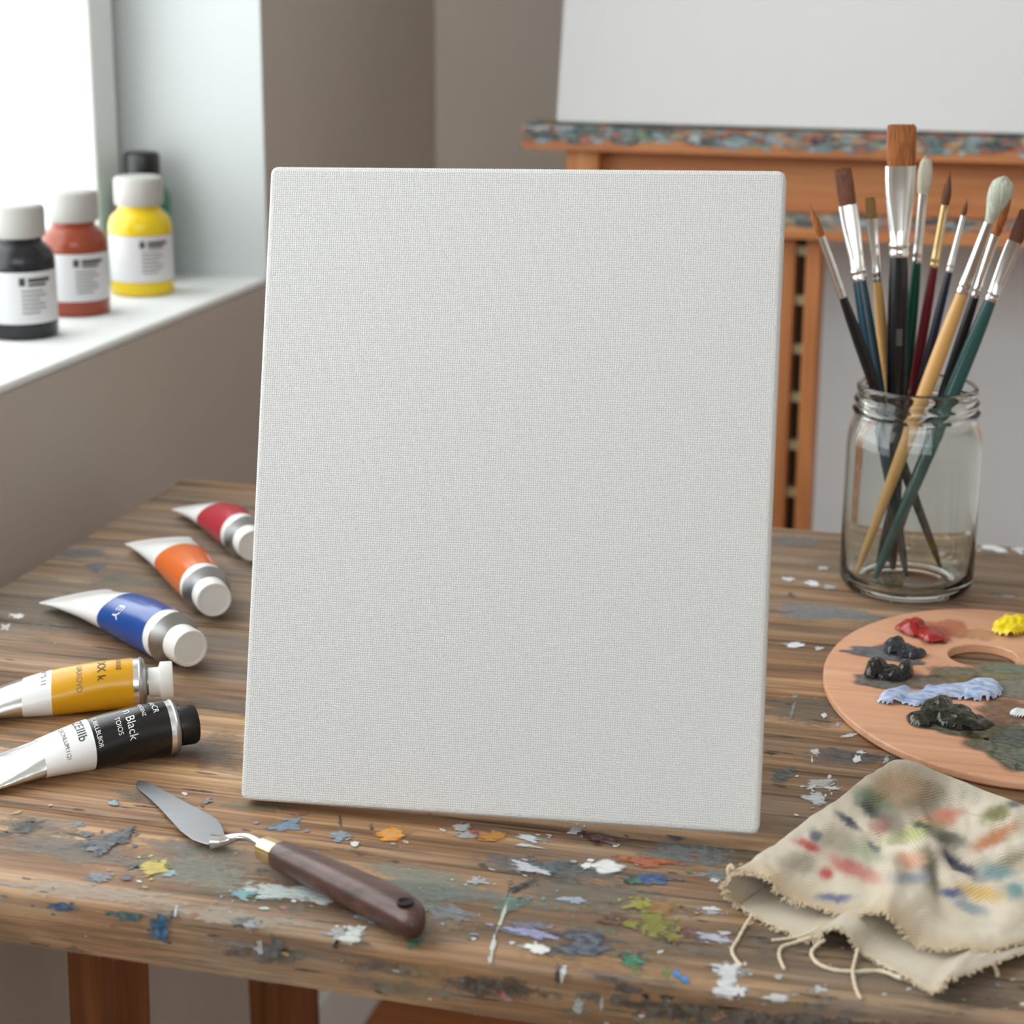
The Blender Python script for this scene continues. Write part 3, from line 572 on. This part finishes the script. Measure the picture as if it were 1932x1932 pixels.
# ------------------------------------------------------------------ palette knife
kn = thing('palette_knife', tuple(onz(520, 1605, 0)), 'steel bladed palette knife with dark wooden handle and brass ferrule lying in front', 'palette knife')
out = [(256,1477),(261,1473),(268,1472),(289,1480),(317,1495),(345,1510),(378,1527),(410,1545),(419,1559),(425,1576),(420,1583),(413,1588),(405,1592),(391,1592),(377,1588),(363,1583),(340,1566),(319,1543),(298,1520),(279,1502),(262,1488),(257,1482)]
def bh(px): return .0012+.0028*max(0, min(1, (px-260)/160))
Wt = [onz(x, y, bh(x)+.0008) for x, y in out]; Wb = [p-np.array([0, 0, .0008]) for p in Wt]; n = len(out)
mb = MB(); mb.add(Wt+Wb, [tuple(range(n)), tuple(range(2*n-1, n-1, -1))]+[(i, i+n, (i+1) % n+n, (i+1) % n) for i in range(n)]); bevel(mb.build('blade', STEEL, kn, ang=20), .0002, 1)
path = catmull([onz(x, y, h) for x, y, h in ((398,1588,.0046),(413,1588,.0046),(430,1584,.0050),(448,1580,.0066),(466,1580,.0088),(482,1586,.0096),(498,1596,.0090),(512,1604,.0080))], 30)
mb = MB(); sweep(mb, path, np.interp(np.arange(30), [0, 5, 12, 29], [.0034, .0026, .0019, .0019]), 12); mb.build('neck', METAL, kn)
A = onz(497, 1600, .0085); B = onz(812, 1741, .0085); axk = B-A; Lk = np.linalg.norm(axk); axk /= Lk; sd = np.cross((0, 0, 1), axk); upk = np.array([0, 0, 1.])
def krow(t, a, bb, off=0., up_=0., n=28): 
    c = A+axk*t*Lk+sd*off+upk*up_
    return [c+sd*a*abs(math.cos(x))**.85*np.sign(math.cos(x))+upk*bb*abs(math.sin(x))**.85*np.sign(math.sin(x)) for x in np.linspace(0, 2*PI, n, endpoint=False)]
mb = MB(); mb.grid([krow(t, a, b_) for t, a, b_ in ((0, .0045, .0042), (.005, .0054, .0052), (.095, .0058, .0056), (.1, .0052, .005))], closeu=True, capa=True, capb=True); mb.build('ferrule', GOLD, kn)
hs = [(a_, b__*.93, c_*.93, d_, e_) for a_, b__, c_, d_, e_ in [(.095, .0062, .0060, 0, 0), (.11, .0068, .0064, 0, 0), (.2, .0074, .0068, 0, 0), (.35, .0083, .0072, 0, 0), (.5, .0092, .0075, 0, 0), (.65, .0098, .0077, -.0003, 0), (.78, .0100, .0077, -.001, 0), (.88, .0094, .0074, -.0022, 0), (.94, .0080, .0068, -.0038, 0), (.98, .0056, .0056, -.0058, 0), (1., .0028, .0034, -.0075, 0)]]
mb = MB(); mb.grid([krow(*q) for q in hs], closeu=True, capa=True, capb=True); hd = mb.build('handle', DARKW, kn, ang=60)
hc = onz(764, 1698, .0165)
mb = MB(); mb.grid(lathe(hc-upk*.0016, [(.0034, .0), (.0036, .0012), (.0026, .0014), (.0022, .0006), (.0001, .0004)], n=24), closeu=True); mb.build('hanging_hole', plain('hole_dark', (22, 14, 12), .6), hd)

# ------------------------------------------------------------------ jar and brushes
JB = onz(1708, 1108, 0); JX, JY = JB[0], JB[1]; JR = .0413
jar = thing('glass_jar', (JX, JY, TOP), 'clear glass mason jar full of paintbrushes standing on the table', 'jar')
outer = [(.0001, .0022), (.026, .0020), (.030, .0006), (.034, .0002), (.0385, .0022), (.0412, .0075), (JR, .016), (JR, .060), (JR, .090), (.0408, .0965), (.0396, .1025), (.0375, .1085), (.0368, .111), (.0384, .1125), (.0386, .1138), (.0368, .1152), (.0362, .1175), (.0378, .1190), (.0378, .1204), (.0362, .1220), (.0360, .1245), (.0366, .1262), (.0366, .1282), (.0352, .1296), (.0338, .1290)]
inner = [(.0332, .1270), (.0332, .1090), (.0352, .1045), (.0378, .0985), (.0390, .0900), (.0392, .060), (.0392, .016), (.0375, .0085), (.033, .0056), (.025, .0052), (.0001, .0052)]
mb = MB(); mb.grid(lathe((JX, JY, TOP+.0003), outer+inner, n=96), closeu=True); mb.build('jar_glass', GLASS, jar, ang=60)
FL = .0056
def pxm(P): return F/proj(P)[2]
def brush(tip, bb, fe, bot, yt, yb, kind, wd, hcol, bcol, fmat=METAL, label='', marks=False, flat=.35):
    """tip, bristle base, ferrule end and lower end as seen; yt/yb = how far behind the jar centre the two ends are"""
    T = ony(tip[0], tip[1], JY+yt); B = ony(bot[0], bot[1], JY+yb)
    zmin = TOP+FL+.004
    if B[2] < zmin: B = B+(T-B)*((zmin-B[2])/(T[2]-B[2]))
    L = np.linalg.norm(T-B); z = (T-B)/L; tp = np.array(tip, float)
    full = np.linalg.norm(np.array(bot)-tp); f1 = 1-np.linalg.norm(np.array(bb)-tp)/full; f2 = 1-np.linalg.norm(np.array(fe)-tp)/full
    x = RT-z*(RT@z); x /= np.linalg.norm(x); y = np.cross(z, x); sc_ = 1/pxm(T)/2
    t = thing('paintbrush', tuple(B), label, 'paintbrush', 'brushes standing in the jar')
    def row(f, a, b_, n=28, sh=1): c = B+z*f*L; return [c+x*a*math.cos(k)+y*b_*math.sin(k) for k in np.linspace(0, 2*PI, n, endpoint=False)]
    wb, wf, we, wh, wt = [q*sc_ for q in wd]                # bristle, ferrule mouth, ferrule end, handle belly, handle tip
    fl = flat if kind in ('flat',) else 1.
    # handle
    ff = np.linspace(f2, 0, 14); mb = MB()
    prof = np.interp((f2-ff)/f2, [0, .12, .3, .6, .93, 1], [we*.93, wh*.96, wh, (wh*.65+wt*.45), wt*1.25, wt*.6])
    mb.grid([row(f, p, p) for f, p in zip(ff, prof)], closeu=True, capa=True, capb=True); h = mb.build('handle', hcol, t)
    # ferrule with two crimp rings
    k = (f1-f2); mb = MB()
    st = [(f2-.002, 1.0), (f2+k*.03, 1.1), (f2+k*.06, 1.0), (f2+k*.09, 1.0), (f2+k*.12, 1.12), (f2+k*.16, 1.0)]
    rows = [row(f, we*q, we*q) for f, q in st]
    for q in (.3, .5, .7, .85, .97, 1.): 
        e = (min(1, q/.75)**1.2 if kind == 'flat' else q); rows.append(row(f2+k*q, we+(wf-we)*e, we+(wf*fl-we)*e))
    rows.append(row(f2+k, wf*.85, wf*fl*.85)); mb.grid(rows, closeu=True, capa=True, capb=True); mb.build('ferrule', fmat, t)
    # hair
    mb = MB(); n = 40
    if kind == 'flat': pts = [(0, .92, 1.), (.15, 1., 1.), (.5, 1.04, .9), (.85, 1.02, .7), (.97, 1., .5), (1., .96, .4)]
    elif kind == 'point': pts = [(0, .92, .92), (.2, 1.12, 1.12), (.45, 1., 1.), (.7, .6, .6), (.9, .2, .2), (1, .03, .03)]
    elif kind == 'round': pts = [(0, .9, .9), (.25, 1.05, 1.05), (.6, 1.12, 1.12), (.85, .9, .9), (.95, .6, .6), (1, .15, .15)]
    else: pts = [(0, .35, .35), (.25, .62, .62), (.5, .95, .95), (.7, 1.06, 1.0), (.86, .95, .9), (.95, .65, .6), (1, .15, .15)]
    rows = []
    for q, a, b_ in pts:
        rr = row(f1+(1-f1)*q, wb*a, wb*(fl if kind == 'flat' else 1)*b_, n)
        c = B+z*(f1+(1-f1)*q)*L
        rr = [c+(p-c)*(1+.05*math.sin(j*2.9)*(1 if j % 2 else -1))+z*L*(.0035*math.sin(j*5.1)*q if q == 1 else 0) for j, p in enumerate(rr)]
        rows.append(rr)
    mb.grid(rows, closeu=True, capa=True, capb=True); mb.build('bristles', bcol, t, ang=70)
    if marks:                                               # faint maker's lettering down the handle
        for body, size, f0 in (('IIIIIIII', .0052, .56), ('II II', .0045, .40)):
            V, Fc = text_mesh(body, size)
            W = [B+z*(f0*L-v[0])+x*(v[1]-size*.35)-y*0+(-y)*0 for v in V]
            fwd = -(FW-z*(FW@z)); fwd /= np.linalg.norm(fwd)
            W = [w_+fwd*(wh+.0003) for w_ in W]
            mk('lettering', W, Fc, INKG, h, smooth=False)
    return t
def hair(name, lo, hi):
    m = NT(name); n = m.noise(m.coord(scale=(900, 900, 40)), 1, 3); m.P(Base_Color=m.ramp(n, [(.3, lin(lo)), (.7, lin(hi))]), Roughness=.6); m.bump(n, .5, .0006); return m.mat
HB = hair('brown_sable', (112, 58, 20), (176, 104, 46)); HD = hair('dark_sable', (78, 40, 26), (120, 66, 40)); HO = hair('olive_brown_hair', (92, 66, 24), (134, 96, 40)); HP = hair('pale_hog_hair', (176, 170, 150), (212, 206, 188)); HG = hair('grey_green_hair', (150, 156, 140), (198, 200, 186))
NAT = plain('natural_handle', (206, 160, 100), .3); HBK = gl('black_lacquer', (18, 18, 22)); HTL = gl('teal_lacquer', (14, 52, 66)); HGR = gl('green_lacquer', (10, 66, 52)); HBU = gl('burgundy_lacquer', (100, 20, 32)); HNV = gl('navy_lacquer', (26, 32, 50)); HTG = gl('grey_teal_lacquer', (44, 84, 84))
brush((1528,387),(1548,443),(1586,553),(1775,1075),-0.0291,0.0009,'point',(15,15,17,23,12),HBK,HB,label='thin black handled brush with pointed brown tip leaning far left in the jar')
brush((1589,320),(1600,386),(1617,526),(1710,1092),0.0122,-0.0151,'flat',(34,36,27,31,12),HTL,HD,label='dark teal handled flat brush with dark brown bristles left of the largest brush')
brush((1641,375),(1644,413),(1652,532),(1708,1100),0.0138,0.0165,'flat',(20,20,18,22,12),NAT,HO,label='short natural handled flat brush with small olive brown bristles')
brush((1701,237),(1699,310),(1694,474),(1684,1080),0.0088,0.0,'flat',(56,58,36,40,18),HBK,HB,label='largest flat brush, wide brown bristles, wide steel ferrule and black handle',marks=True)
brush((1748,297),(1742,363),(1731,492),(1676,1080),0.0197,0.0307,'round',(25,18,18,24,11),HGR,HP,label='dark green handled brush with rounded cream bristles right of the largest brush')
brush((1793,325),(1786,385),(1766,500),(1664,1080),0.0165,0.0236,'point',(16,15,17,21,10),HBU,HD,GOLD,label='burgundy handled brush with gold ferrule and pointed brown tip')
brush((1825,376),(1816,405),(1792,508),(1650,1080),0.0126,0.0092,'point',(9,10,14,18,9),HNV,HD,label='thin navy handled brush with a tiny reddish brown tip')
brush((1897,335),(1868,415),(1826,543),(1614,1090),-0.0281,-0.0146,'mop',(44,18,24,30,12),NAT,HG,label='natural wooden handled mop brush with fluffy grey bristles crossing the jar front')
brush((1903,365),(1882,440),(1842,553),(1668,1090),-0.0126,0.0142,'round',(20,18,18,22,11),HBK,HB,label='black handled brush with brown bristles hidden behind the mop brush')
brush((1938,400),(1920,455),(1871,560),(1648,1100),-0.009,-0.0213,'flat',(30,30,24,31,14),HTG,HD,label='grey teal handled flat brush leaning furthest right in the jar')

# ------------------------------------------------------------------ palette
TH = .0048; PZ = .0004
edge = [(1780,1150),(1730,1153),(1682,1161),(1640,1174),(1600,1197),(1572,1226),(1557,1255),(1555,1275),(1560,1302),(1577,1333),(1606,1363),(1648,1391),(1700,1415),(1770,1440),(1850,1462),(1932,1478)]
E2 = np.array([onz(x, y, PZ+TH)[:2] for x, y in edge])
m0 = E2.mean(0); q = E2-m0
A_ = np.stack([q[:, 0]**2, q[:, 0]*q[:, 1], q[:, 1]**2, q[:, 0], q[:, 1]], 1); k = np.linalg.lstsq(A_, np.ones(len(q)), rcond=None)[0]
M2 = np.array([[k[0], k[1]/2], [k[1]/2, k[2]]]); cc = -.5*np.linalg.solve(M2, k[3:]); sc2 = 1+cc@M2@cc
ev, ew = np.linalg.eigh(M2/sc2); PC = m0+cc
if (ev > 0).all() and (1/np.sqrt(ev)).max() < .3: el = lambda a: PC+ew@(np.array([math.cos(a), math.sin(a)])/np.sqrt(ev))
else: raise SystemExit('palette fit')
NP = 120; ring = np.array([el(a) for a in np.linspace(0, 2*PI, NP, endpoint=False)])
if np.cross(ring[1]-ring[0], ring[2]-ring[1]) < 0: ring = ring[::-1]
HC = np.array([onz(1854, 1237, PZ+TH)[:2], onz(1790, 1237, PZ+TH)[:2], onz(1854, 1216, PZ+TH)[:2]]); ha = np.linalg.norm(HC[1]-HC[0]); hb_ = np.linalg.norm(HC[2]-HC[0])
pal = thing('artist_palette', (PC[0], PC[1], TOP), 'oval pale wooden palette with thumb hole and wet paint by the jar', 'palette')
ang0 = np.arctan2(ring[:, 1]-HC[0][1], ring[:, 0]-HC[0][0]); 
hole = np.array([HC[0]+np.array([ha*math.cos(a), hb_*math.sin(a)]) for a in ang0])
z0, z1 = TOP+PZ, TOP+PZ+TH; bv = .0012
def rg(P2, z): return [(p[0], p[1], z) for p in P2]
def shrink(P2, c, d): 
    v = P2-c; return c+v*(1-d/np.linalg.norm(v, axis=1))[:, None]
mb = MB(); rows = [rg(shrink(ring, PC, bv), z0), rg(ring, z0+bv), rg(ring, z1-bv), rg(shrink(ring, PC, bv*.4), z1-bv*.3), rg(shrink(ring, PC, bv), z1), rg(hole+(hole-HC[0])*.03, z1), rg(hole, z1-.0006), rg(hole, z0), rg(shrink(ring, PC, bv), z0)]
mb.grid(rows, closeu=True); mb.build('palette_board', PALW, pal, ang=40)
def on_pal(px, py, h): return onz(px, py, PZ+TH+h)
def smear(name, items, label):
    s = Patches(on_pal)
    for a in items: s.add(*a, na=48, nr=8)
    return tag(mk(name, s.v, s.f, [WETSMEAR], pal, attrs=s.attrs(), ang=80), label)
smear('paint_smear', [(1790,1186,56,15,6,(206,112,74),.75,.35),(1760,1195,50,18,5,(196,90,62),.6,.3),(1845,1196,40,12,3,(214,160,104),.5,.4)], 'thin orange smear')
smear('paint_smear', [(1880,1278,130,24,3,(122,116,74),.95,.25),(1800,1275,60,20,0,(120,108,84),.85,.3),(1915,1300,110,22,3,(124,124,112),.9,.3),(1790,1290,80,14,0,(128,112,92),.8,.35),(1900,1262,60,9,2,(110,130,112),.7,.35),(1905,1345,70,26,5,(128,88,56),.8,.35),(1840,1283,60,10,4,(150,120,66),.6,.4)], 'olive and grey mixed paint')
smear('paint_smear', [(1890,1398,80,34,6,(80,86,58),1,.15),(1925,1420,70,30,6,(74,82,60),1,.15),(1905,1385,70,18,4,(104,96,56),.6,.35),(1925,1395,50,20,4,(76,92,82),.7,.3),(1930,1446,18,8,0,(30,64,50),1,.15)], 'dark olive smear')
smear('paint_smear', [(1675,1232,78,15,4,(88,90,102),1,.12),(1720,1248,34,6,8,(84,84,90),.95,.2),(1615,1229,30,4,2,(88,90,102),.9,.3)], 'thin blue grey smear')
smear('paint_smear', [(1668,1284,62,17,2,(98,90,84),1,.15),(1740,1285,50,14,0,(120,104,90),.8,.3)], 'thin dark grey smear')
smear('paint_smear', [(1800,1370,80,19,8,(84,84,56),1,.15)], 'thin dark green smear')
def dab(pts, hgt, col, rough, label, ridge=.3, rid=(1, 1)):
    """thick paint: list of overlapping ellipses in the palette plane; height field on a grid clipped to the union"""
    N = 90; xs = [p[0]+s*p[2]*1.3 for p in pts for s in (-1, 1)]; ys = [p[1]+s*max(p[3], p[2]*.4)*1.5 for p in pts for s in (-1, 1)]
    X = np.linspace(min(xs), max(xs), N); Y = np.linspace(min(ys), max(ys), N//2); H = np.zeros((len(Y), N))
    for j, y in enumerate(Y):
        for i, x in enumerate(X):
            h = 0.
            for cx, cy, rx, ry, rot, hh in pts:
                c, s = math.cos(math.radians(rot)), math.sin(math.radians(rot)); u = ((x-cx)*c+(y-cy)*s)/rx; v = (-(x-cx)*s+(y-cy)*c)/ry
                d = u*u+v*v; d *= 1+.5*nz(x*.05, y*.13, cx); h = max(h, hh*math.sqrt(max(0, 1-d)))
            if h > 0: h *= 1+ridge*nz(x*.035*rid[0], y*.12*rid[1], 3)+ridge*.6*nz(x*.09*rid[0], y*.3*rid[1], 8)
            H[j, i] = h
    mb = MB(); idx = {}; V = []; Fc = []
    for j in range(len(Y)-1):
        for i in range(N-1):
            q = [(j, i), (j, i+1), (j+1, i+1), (j+1, i)]
            if sum(H[k] > 0 for k in q) >= 3:
                f = []
                for k in q:
                    if k not in idx: idx[k] = len(V); p = on_pal(X[k[1]], Y[k[0]], .0001); V.append((p[0], p[1], p[2]+max(0, H[k])*hgt))
                    f.append(idx[k])
                Fc.append(tuple(f[::-1]))
    m = NT('wet_'+label.replace(' ', '_')); L = lin(col[0]); n = m.noise(m.coord(scale=(160, 420, 300)), 1, 3)
    m.P(Base_Color=m.ramp(n, [(.36, L), (.6, lin(col[1]))]), Roughness=rough, Coat_Weight=.25, Coat_Roughness=.08, Specular_IOR_Level=.35); m.bump(n, .35, .0006)
    o = mk('paint_dab', V, Fc, m.mat, pal, ang=180); md = o.modifiers.new('s', 'SUBSURF'); md.levels = md.render_levels = 1
    return tag(o, label)
dab([(1724,1192,30,13,10,1),(1757,1203,32,12,15,.7),(1706,1185,18,6,0,.5)], .007, ((124,16,14),(170,36,28)), .2, 'glossy dark red paint')
dab([(1908,1188,36,16,0,1),(1900,1190,28,12,0,.8)], .008, ((226,196,10),(240,214,20)), .22, 'bright yellow paint')
dab([(1688,1226,24,12,0,1),(1716,1234,30,11,8,.65)], .007, ((22,24,32),(48,52,64)), .15, 'glossy blue black paint')
dab([(1652,1269,24,13,-15,1),(1678,1276,34,12,8,.7),(1708,1272,16,13,0,.9)], .008, ((10,10,10),(26,24,22)), .15, 'glossy black paint')
dab([(1690,1318,34,12,-8,1),(1730,1320,50,12,0,.6),(1790,1308,60,15,-4,.7),(1850,1306,44,18,0,1)], .0055, ((140,162,208),(196,208,232)), .35, 'pale blue paint', .45, (.5, 1.6))
dab([(1765,1347,36,20,-20,1),(1800,1358,50,20,10,.85),(1735,1362,26,12,10,.6),(1835,1365,40,13,5,.4)], .008, ((14,16,10),(44,46,30)), .15, 'glossy greenish black paint')
dab([(1929,1350,22,6,6,1)], .004, ((222,224,230),(236,238,240)), .4, 'short white paint stroke')

# ------------------------------------------------------------------ rag
FAB = NT('cotton_rag')
colr = FAB.n('ShaderNodeAttribute', attribute_name='stain').outputs['Color']
u = FAB.n('ShaderNodeTexCoord').outputs['UV']
mp = lambda s, r=0: FAB.n('ShaderNodeMapping', {'Vector': u, 'Scale': s, 'Rotation': (0, 0, r)}).outputs[0]
wx = FAB.n('ShaderNodeTexWave', {'Vector': mp((1, 1, 1), .5), 'Scale': 210., 'Distortion': 1.2, 'Detail': 1.}, bands_direction='X').outputs[1]
wy = FAB.n('ShaderNodeTexWave', {'Vector': mp((1, 1, 1), .5), 'Scale': 300., 'Distortion': 1.2, 'Detail': 1.}, bands_direction='Y').outputs[1]
wv = FAB.math('ADD', FAB.math('MULTIPLY', wx, .7), FAB.math('MULTIPLY', wy, .5))
FAB.P(Base_Color=FAB.mix(FAB.ramp(wv, [(.1, .5), (.7, 0.)]), colr, FAB.mix(1., colr, (.42, .38, .34), 'MULTIPLY')), Roughness=.9, Sheen_Weight=.2)
FAB.bump(FAB.math('ADD', wv, FAB.noise(mp((120, 120, 1)), 1, 3)), .6, .0006); FAB = FAB.mat
ST = [(1656,1513,46,20,25,(18,104,70),.95),(1646,1533,34,12,30,(40,62,54),.9),(1738,1501,52,58,0,(104,88,62),.85),(1692,1486,56,40,0,(166,136,98),.8),(1600,1556,28,7,35,(52,62,84),.95),(1541,1581,14,12,50,(74,84,122),.85),(1524,1599,26,11,25,(196,74,64),.95),(1607,1642,46,15,25,(202,104,98),.85),(1557,1651,14,13,0,(200,78,74),.9),
      (1505,1633,36,22,0,(160,148,130),.7),(1585,1590,40,24,0,(156,142,120),.7),(1649,1602,16,8,30,(56,60,86),.95),(1662,1562,22,18,0,(176,112,104),.8),(1778,1547,34,15,-18,(206,108,82),.95),(1879,1538,30,15,-28,(118,118,48),.9),(1873,1584,44,14,-30,(202,124,66),.95),(1723,1572,50,14,-15,(192,198,134),.8),(1784,1584,42,13,20,(98,98,88),.85),(1809,1633,46,13,35,(62,66,98),.95),
      (1757,1645,20,48,-12,(84,78,50),.9),(1573,1697,34,10,0,(96,106,148),.85),(1717,1660,34,14,0,(126,140,168),.7),(1879,1648,32,18,0,(104,156,166),.75),(1913,1685,22,14,-20,(104,166,172),.85),(1846,1688,52,14,10,(222,186,120),.9),(1793,1688,22,10,10,(98,108,152),.9),(1830,1716,34,12,20,(140,158,168),.8),(1717,1627,28,13,0,(228,172,142),.8),(1634,1614,42,16,10,(182,194,162),.7),
      (1830,1500,30,14,20,(196,190,178),.6),(1915,1520,14,8,10,(70,76,88),.8),(1740,1560,16,6,20,(60,66,60),.8),(1690,1590,20,8,0,(150,160,120),.7),(1905,1625,30,10,-20,(150,140,100),.6),(1690,1560,24,20,30,(90,80,60),.7),(1770,1470,40,14,10,(186,172,152),.6),(1640,1655,30,10,20,(220,150,140),.6)]
def stain(P, warm=0.):
    px, py, _ = proj(P); c = np.array(lin((232, 220, 200)))*(1-warm)+np.array(lin((206, 180, 142)))*warm
    jx = px+9*nz(px*.03, py*.03, 1)+4*nz(px*.11, py*.11, 1); jy = py+7*nz(px*.03, py*.03, 5)+4*nz(px*.12, py*.12, 5)
    for cx, cy, rx, ry, rot, col, s in ST:
        k, sn = math.cos(math.radians(rot)), math.sin(math.radians(rot)); a = ((jx-cx)*k+(jy-cy)*sn)/rx; b_ = (-(jx-cx)*sn+(jy-cy)*k)/ry; d = a*a+b_*b_
        if d < 4: w_ = min(1, s*1.12)*math.exp(-(d**1.7)*.8); c = c*(1-w_)+np.array(lin(col))*w_
    return tuple(c)+(1.,)
rag = thing('cotton_rag', tuple(onz(1700, 1650, 0)), 'folded cream cotton rag stained with many paint colours, frayed at its front', 'rag')
def cloth(name, front, back, shape, nu=200, nv=120, warm=0., under=0., fr=.0010):
    """front/back: curves of (px, py, height); shape(u, v, base_h) -> height"""
    Fp = catmull([onz(x, y, h) for x, y, h in front], nu); Bp = catmull([onz(x, y, h) for x, y, h in back], nu)
    V = []; C = []; UV = []; 
    for j in range(nv):
        v = j/(nv-1)
        for i in range(nu):
            u_ = i/(nu-1); w_ = v
            P = Fp[i]*(1-w_)+Bp[i]*w_
            if v == 0: P = P+np.array([nz(i*.8, 3.)*fr*2, nz(i*.9, 7.)*fr*2, 0])
            P = np.array([P[0], P[1], TOP+shape(u_, v, P)])
            V.append(P); C.append(stain(P, warm*max(0, 1-v*9))); UV.append((u_*.20, v*.12))
    Fc = [(j*nu+i, j*nu+i+1, (j+1)*nu+i+1, (j+1)*nu+i) for j in range(nv-1) for i in range(nu-1)]
    o = mk(name, V, Fc, FAB, rag, attrs={'stain': ('FLOAT_COLOR', C)}, uv=UV, ang=180)
    s = o.modifiers.new('t', 'SOLIDIFY'); s.thickness = .0011; s.offset = 1 if True else 0
    return o, np.array(V).reshape(nv, nu, 3)
frontA = [(1462,1712,.0008),(1425,1716,.0008),(1388,1706,.0016),(1371,1688,.005),(1368,1668,.0105),(1384,1651,.0150),(1420,1648,.0155),(1448,1662,.0140),(1470,1692,.0080),(1500,1703,.0066),(1540,1714,.0062),(1580,1729,.0058),(1612,1738,.0064),(1640,1727,.0130),(1672,1729,.0160),(1696,1752,.0110),(1720,1778,.0065),(1770,1793,.0058),(1825,1790,.0075),(1868,1797,.0060),(1960,1770,.0060),(2060,1740,.006)]
nA = len(frontA)
backA = [(1775,1468,.0008),(1750,1456,.0008),(1728,1446,.0012),(1705,1438,.003),(1697,1432,.006),(1702,1428,.009),(1716,1427,.010),(1735,1430,.010)]
for k in range(nA-len(backA)): backA.append((1735+k*34+34, 1430+(k+1)*13.5, .0100))
def shA(u, v, P):
    h = P[2]-TOP
    px, py, _ = proj((P[0], P[1], P[2]))
    g = 0.
    if h > .0045:
        for cx, cy, rx, ry, rot, a in ((1738,1600,30,50,-38,.015),(1680,1670,20,48,12,.009),(1800,1625,60,14,40,-.007),(1765,1680,18,46,-12,-.006),(1600,1600,120,26,-34,.0028),(1850,1560,90,22,-10,.004),(1860,1690,70,24,18,.006),(1740,1480,60,20,20,.003),(1640,1540,24,60,35,-.002),(1905,1620,40,22,-30,.004),(1540,1690,30,16,10,-.002)):
            c, s = math.cos(math.radians(rot)), math.sin(math.radians(rot)); x = ((px-cx)*c+(py-cy)*s)/rx; y = (-(px-cx)*s+(py-cy)*c)/ry; g += a*math.exp(-x*x-y*y)
        g += .0020*nz(px*.016, py*.02, 4)+.0007*nz(px*.05, py*.06, 9)
        g *= min(1, (h-.0045)/.003)
    if v > .93 and h > .004: h = h-(h-.004)*((v-.93)/.07)**2
    return max(.0004, h+g*min(1, (1-v)*8))
cloA, VA = cloth('upper_layer', frontA, backA, shA, nu=260, nv=150, warm=.8)
frontB = [(1392,1712,.0006),(1420,1728,.0006),(1450,1745,.0008),(1482,1760,.0007),(1515,1775,.0006),(1540,1772,.0025),(1560,1756,.0075),(1582,1754,.0095),(1602,1768,.0075),(1618,1792,.0025),(1650,1815,.0008),(1698,1840,.0010),(1730,1858,.0010),(1758,1872,.0012),(1778,1868,.0060),(1784,1850,.0085),(1800,1846,.0075),(1840,1832,.0058),(1890,1814,.005),(1960,1790,.004)]
backB = [(1500+k*26, 1640+k*6, .0012 if k < 5 else .003) for k in range(len(frontB))]
def shB(u, v, P):
    h = P[2]-TOP; return max(.0003, h+.0006*nz(u*20, v*6, 2)*(1 if h > .002 else .3))
cloB, VB = cloth('lower_layer', frontB, backB, shB, nu=220, nv=70, warm=.35)
THR = plain('cotton_thread', (222, 206, 180), .9)
def thread(pts, r=.0006): 
    mb = MB(); sweep(mb, catmull([onz(*p) for p in pts], 40), [r*(1+.15*math.sin(i*1.7)) for i in range(40)], 8); mb.build('loose_thread', THR, rag)
thread([(1420,1724,.003),(1405,1748,.0012),(1392,1772,.0008),(1381,1792,.0008),(1388,1810,.0008),(1399,1822,.0008)], .0007)
thread([(1548,1748,.006),(1520,1762,.0025),(1490,1770,.0012),(1456,1774,.0008)], .0006)
thread([(1530,1768,.003),(1500,1778,.0012),(1476,1786,.0008),(1470,1800,.0008),(1474,1816,.0008),(1480,1828,.0008)], .0007)
thread([(1556,1772,.004),(1538,1786,.0015),(1531,1800,.0008),(1542,1817,.0008),(1570,1829,.0008),(1610,1833,.0008),(1660,1832,.0008),(1700,1846,.003)], .0008)
thread([(1618,1790,.004),(1613,1812,.0012),(1609,1832,.0022),(1612,1855,.0008),(1618,1873,.0008),(1624,1884,.0008)], .0007)
thread([(1860,1796,.0062),(1872,1812,.004),(1878,1828,.0015),(1882,1840,.0008)], .0009)
thread([(1376,1652,.013),(1374,1640,.016),(1379,1633,.018),(1384,1640,.017)], .0009)
thread([(1420,1740,.001),(1412,1744,.0008),(1404,1742,.0008)], .0004)
# fuzzy fringe along the cut edges: nobody could count it
mb = MB()
for Vv, n_, lo in ((VA, 420, 0), (VB, 330, 0)):
    for k in range(n_):
        i = int(rng.integers(2, Vv.shape[1]-3)); p = Vv[0, i]+np.array([0, 0, .0005]); d = p-Vv[2, i]; d /= np.linalg.norm(d)+1e-9
        l = .0010+.0022*rng.random()**2; e = p+d*l+np.array([rng.normal()*.0008, rng.normal()*.0008, -abs(rng.normal())*.0006]); e[2] = max(e[2], TOP+.0003)
        mid = (p+e)/2+rng.normal(size=3)*.0003; mid[2] = max(mid[2], TOP+.0003)
        sweep(mb, [p-d*.0008, mid, e], [.00032, .00028, .00016], 5)
mb.build('frayed_fringe', THR, rag)['kind'] = 'stuff'
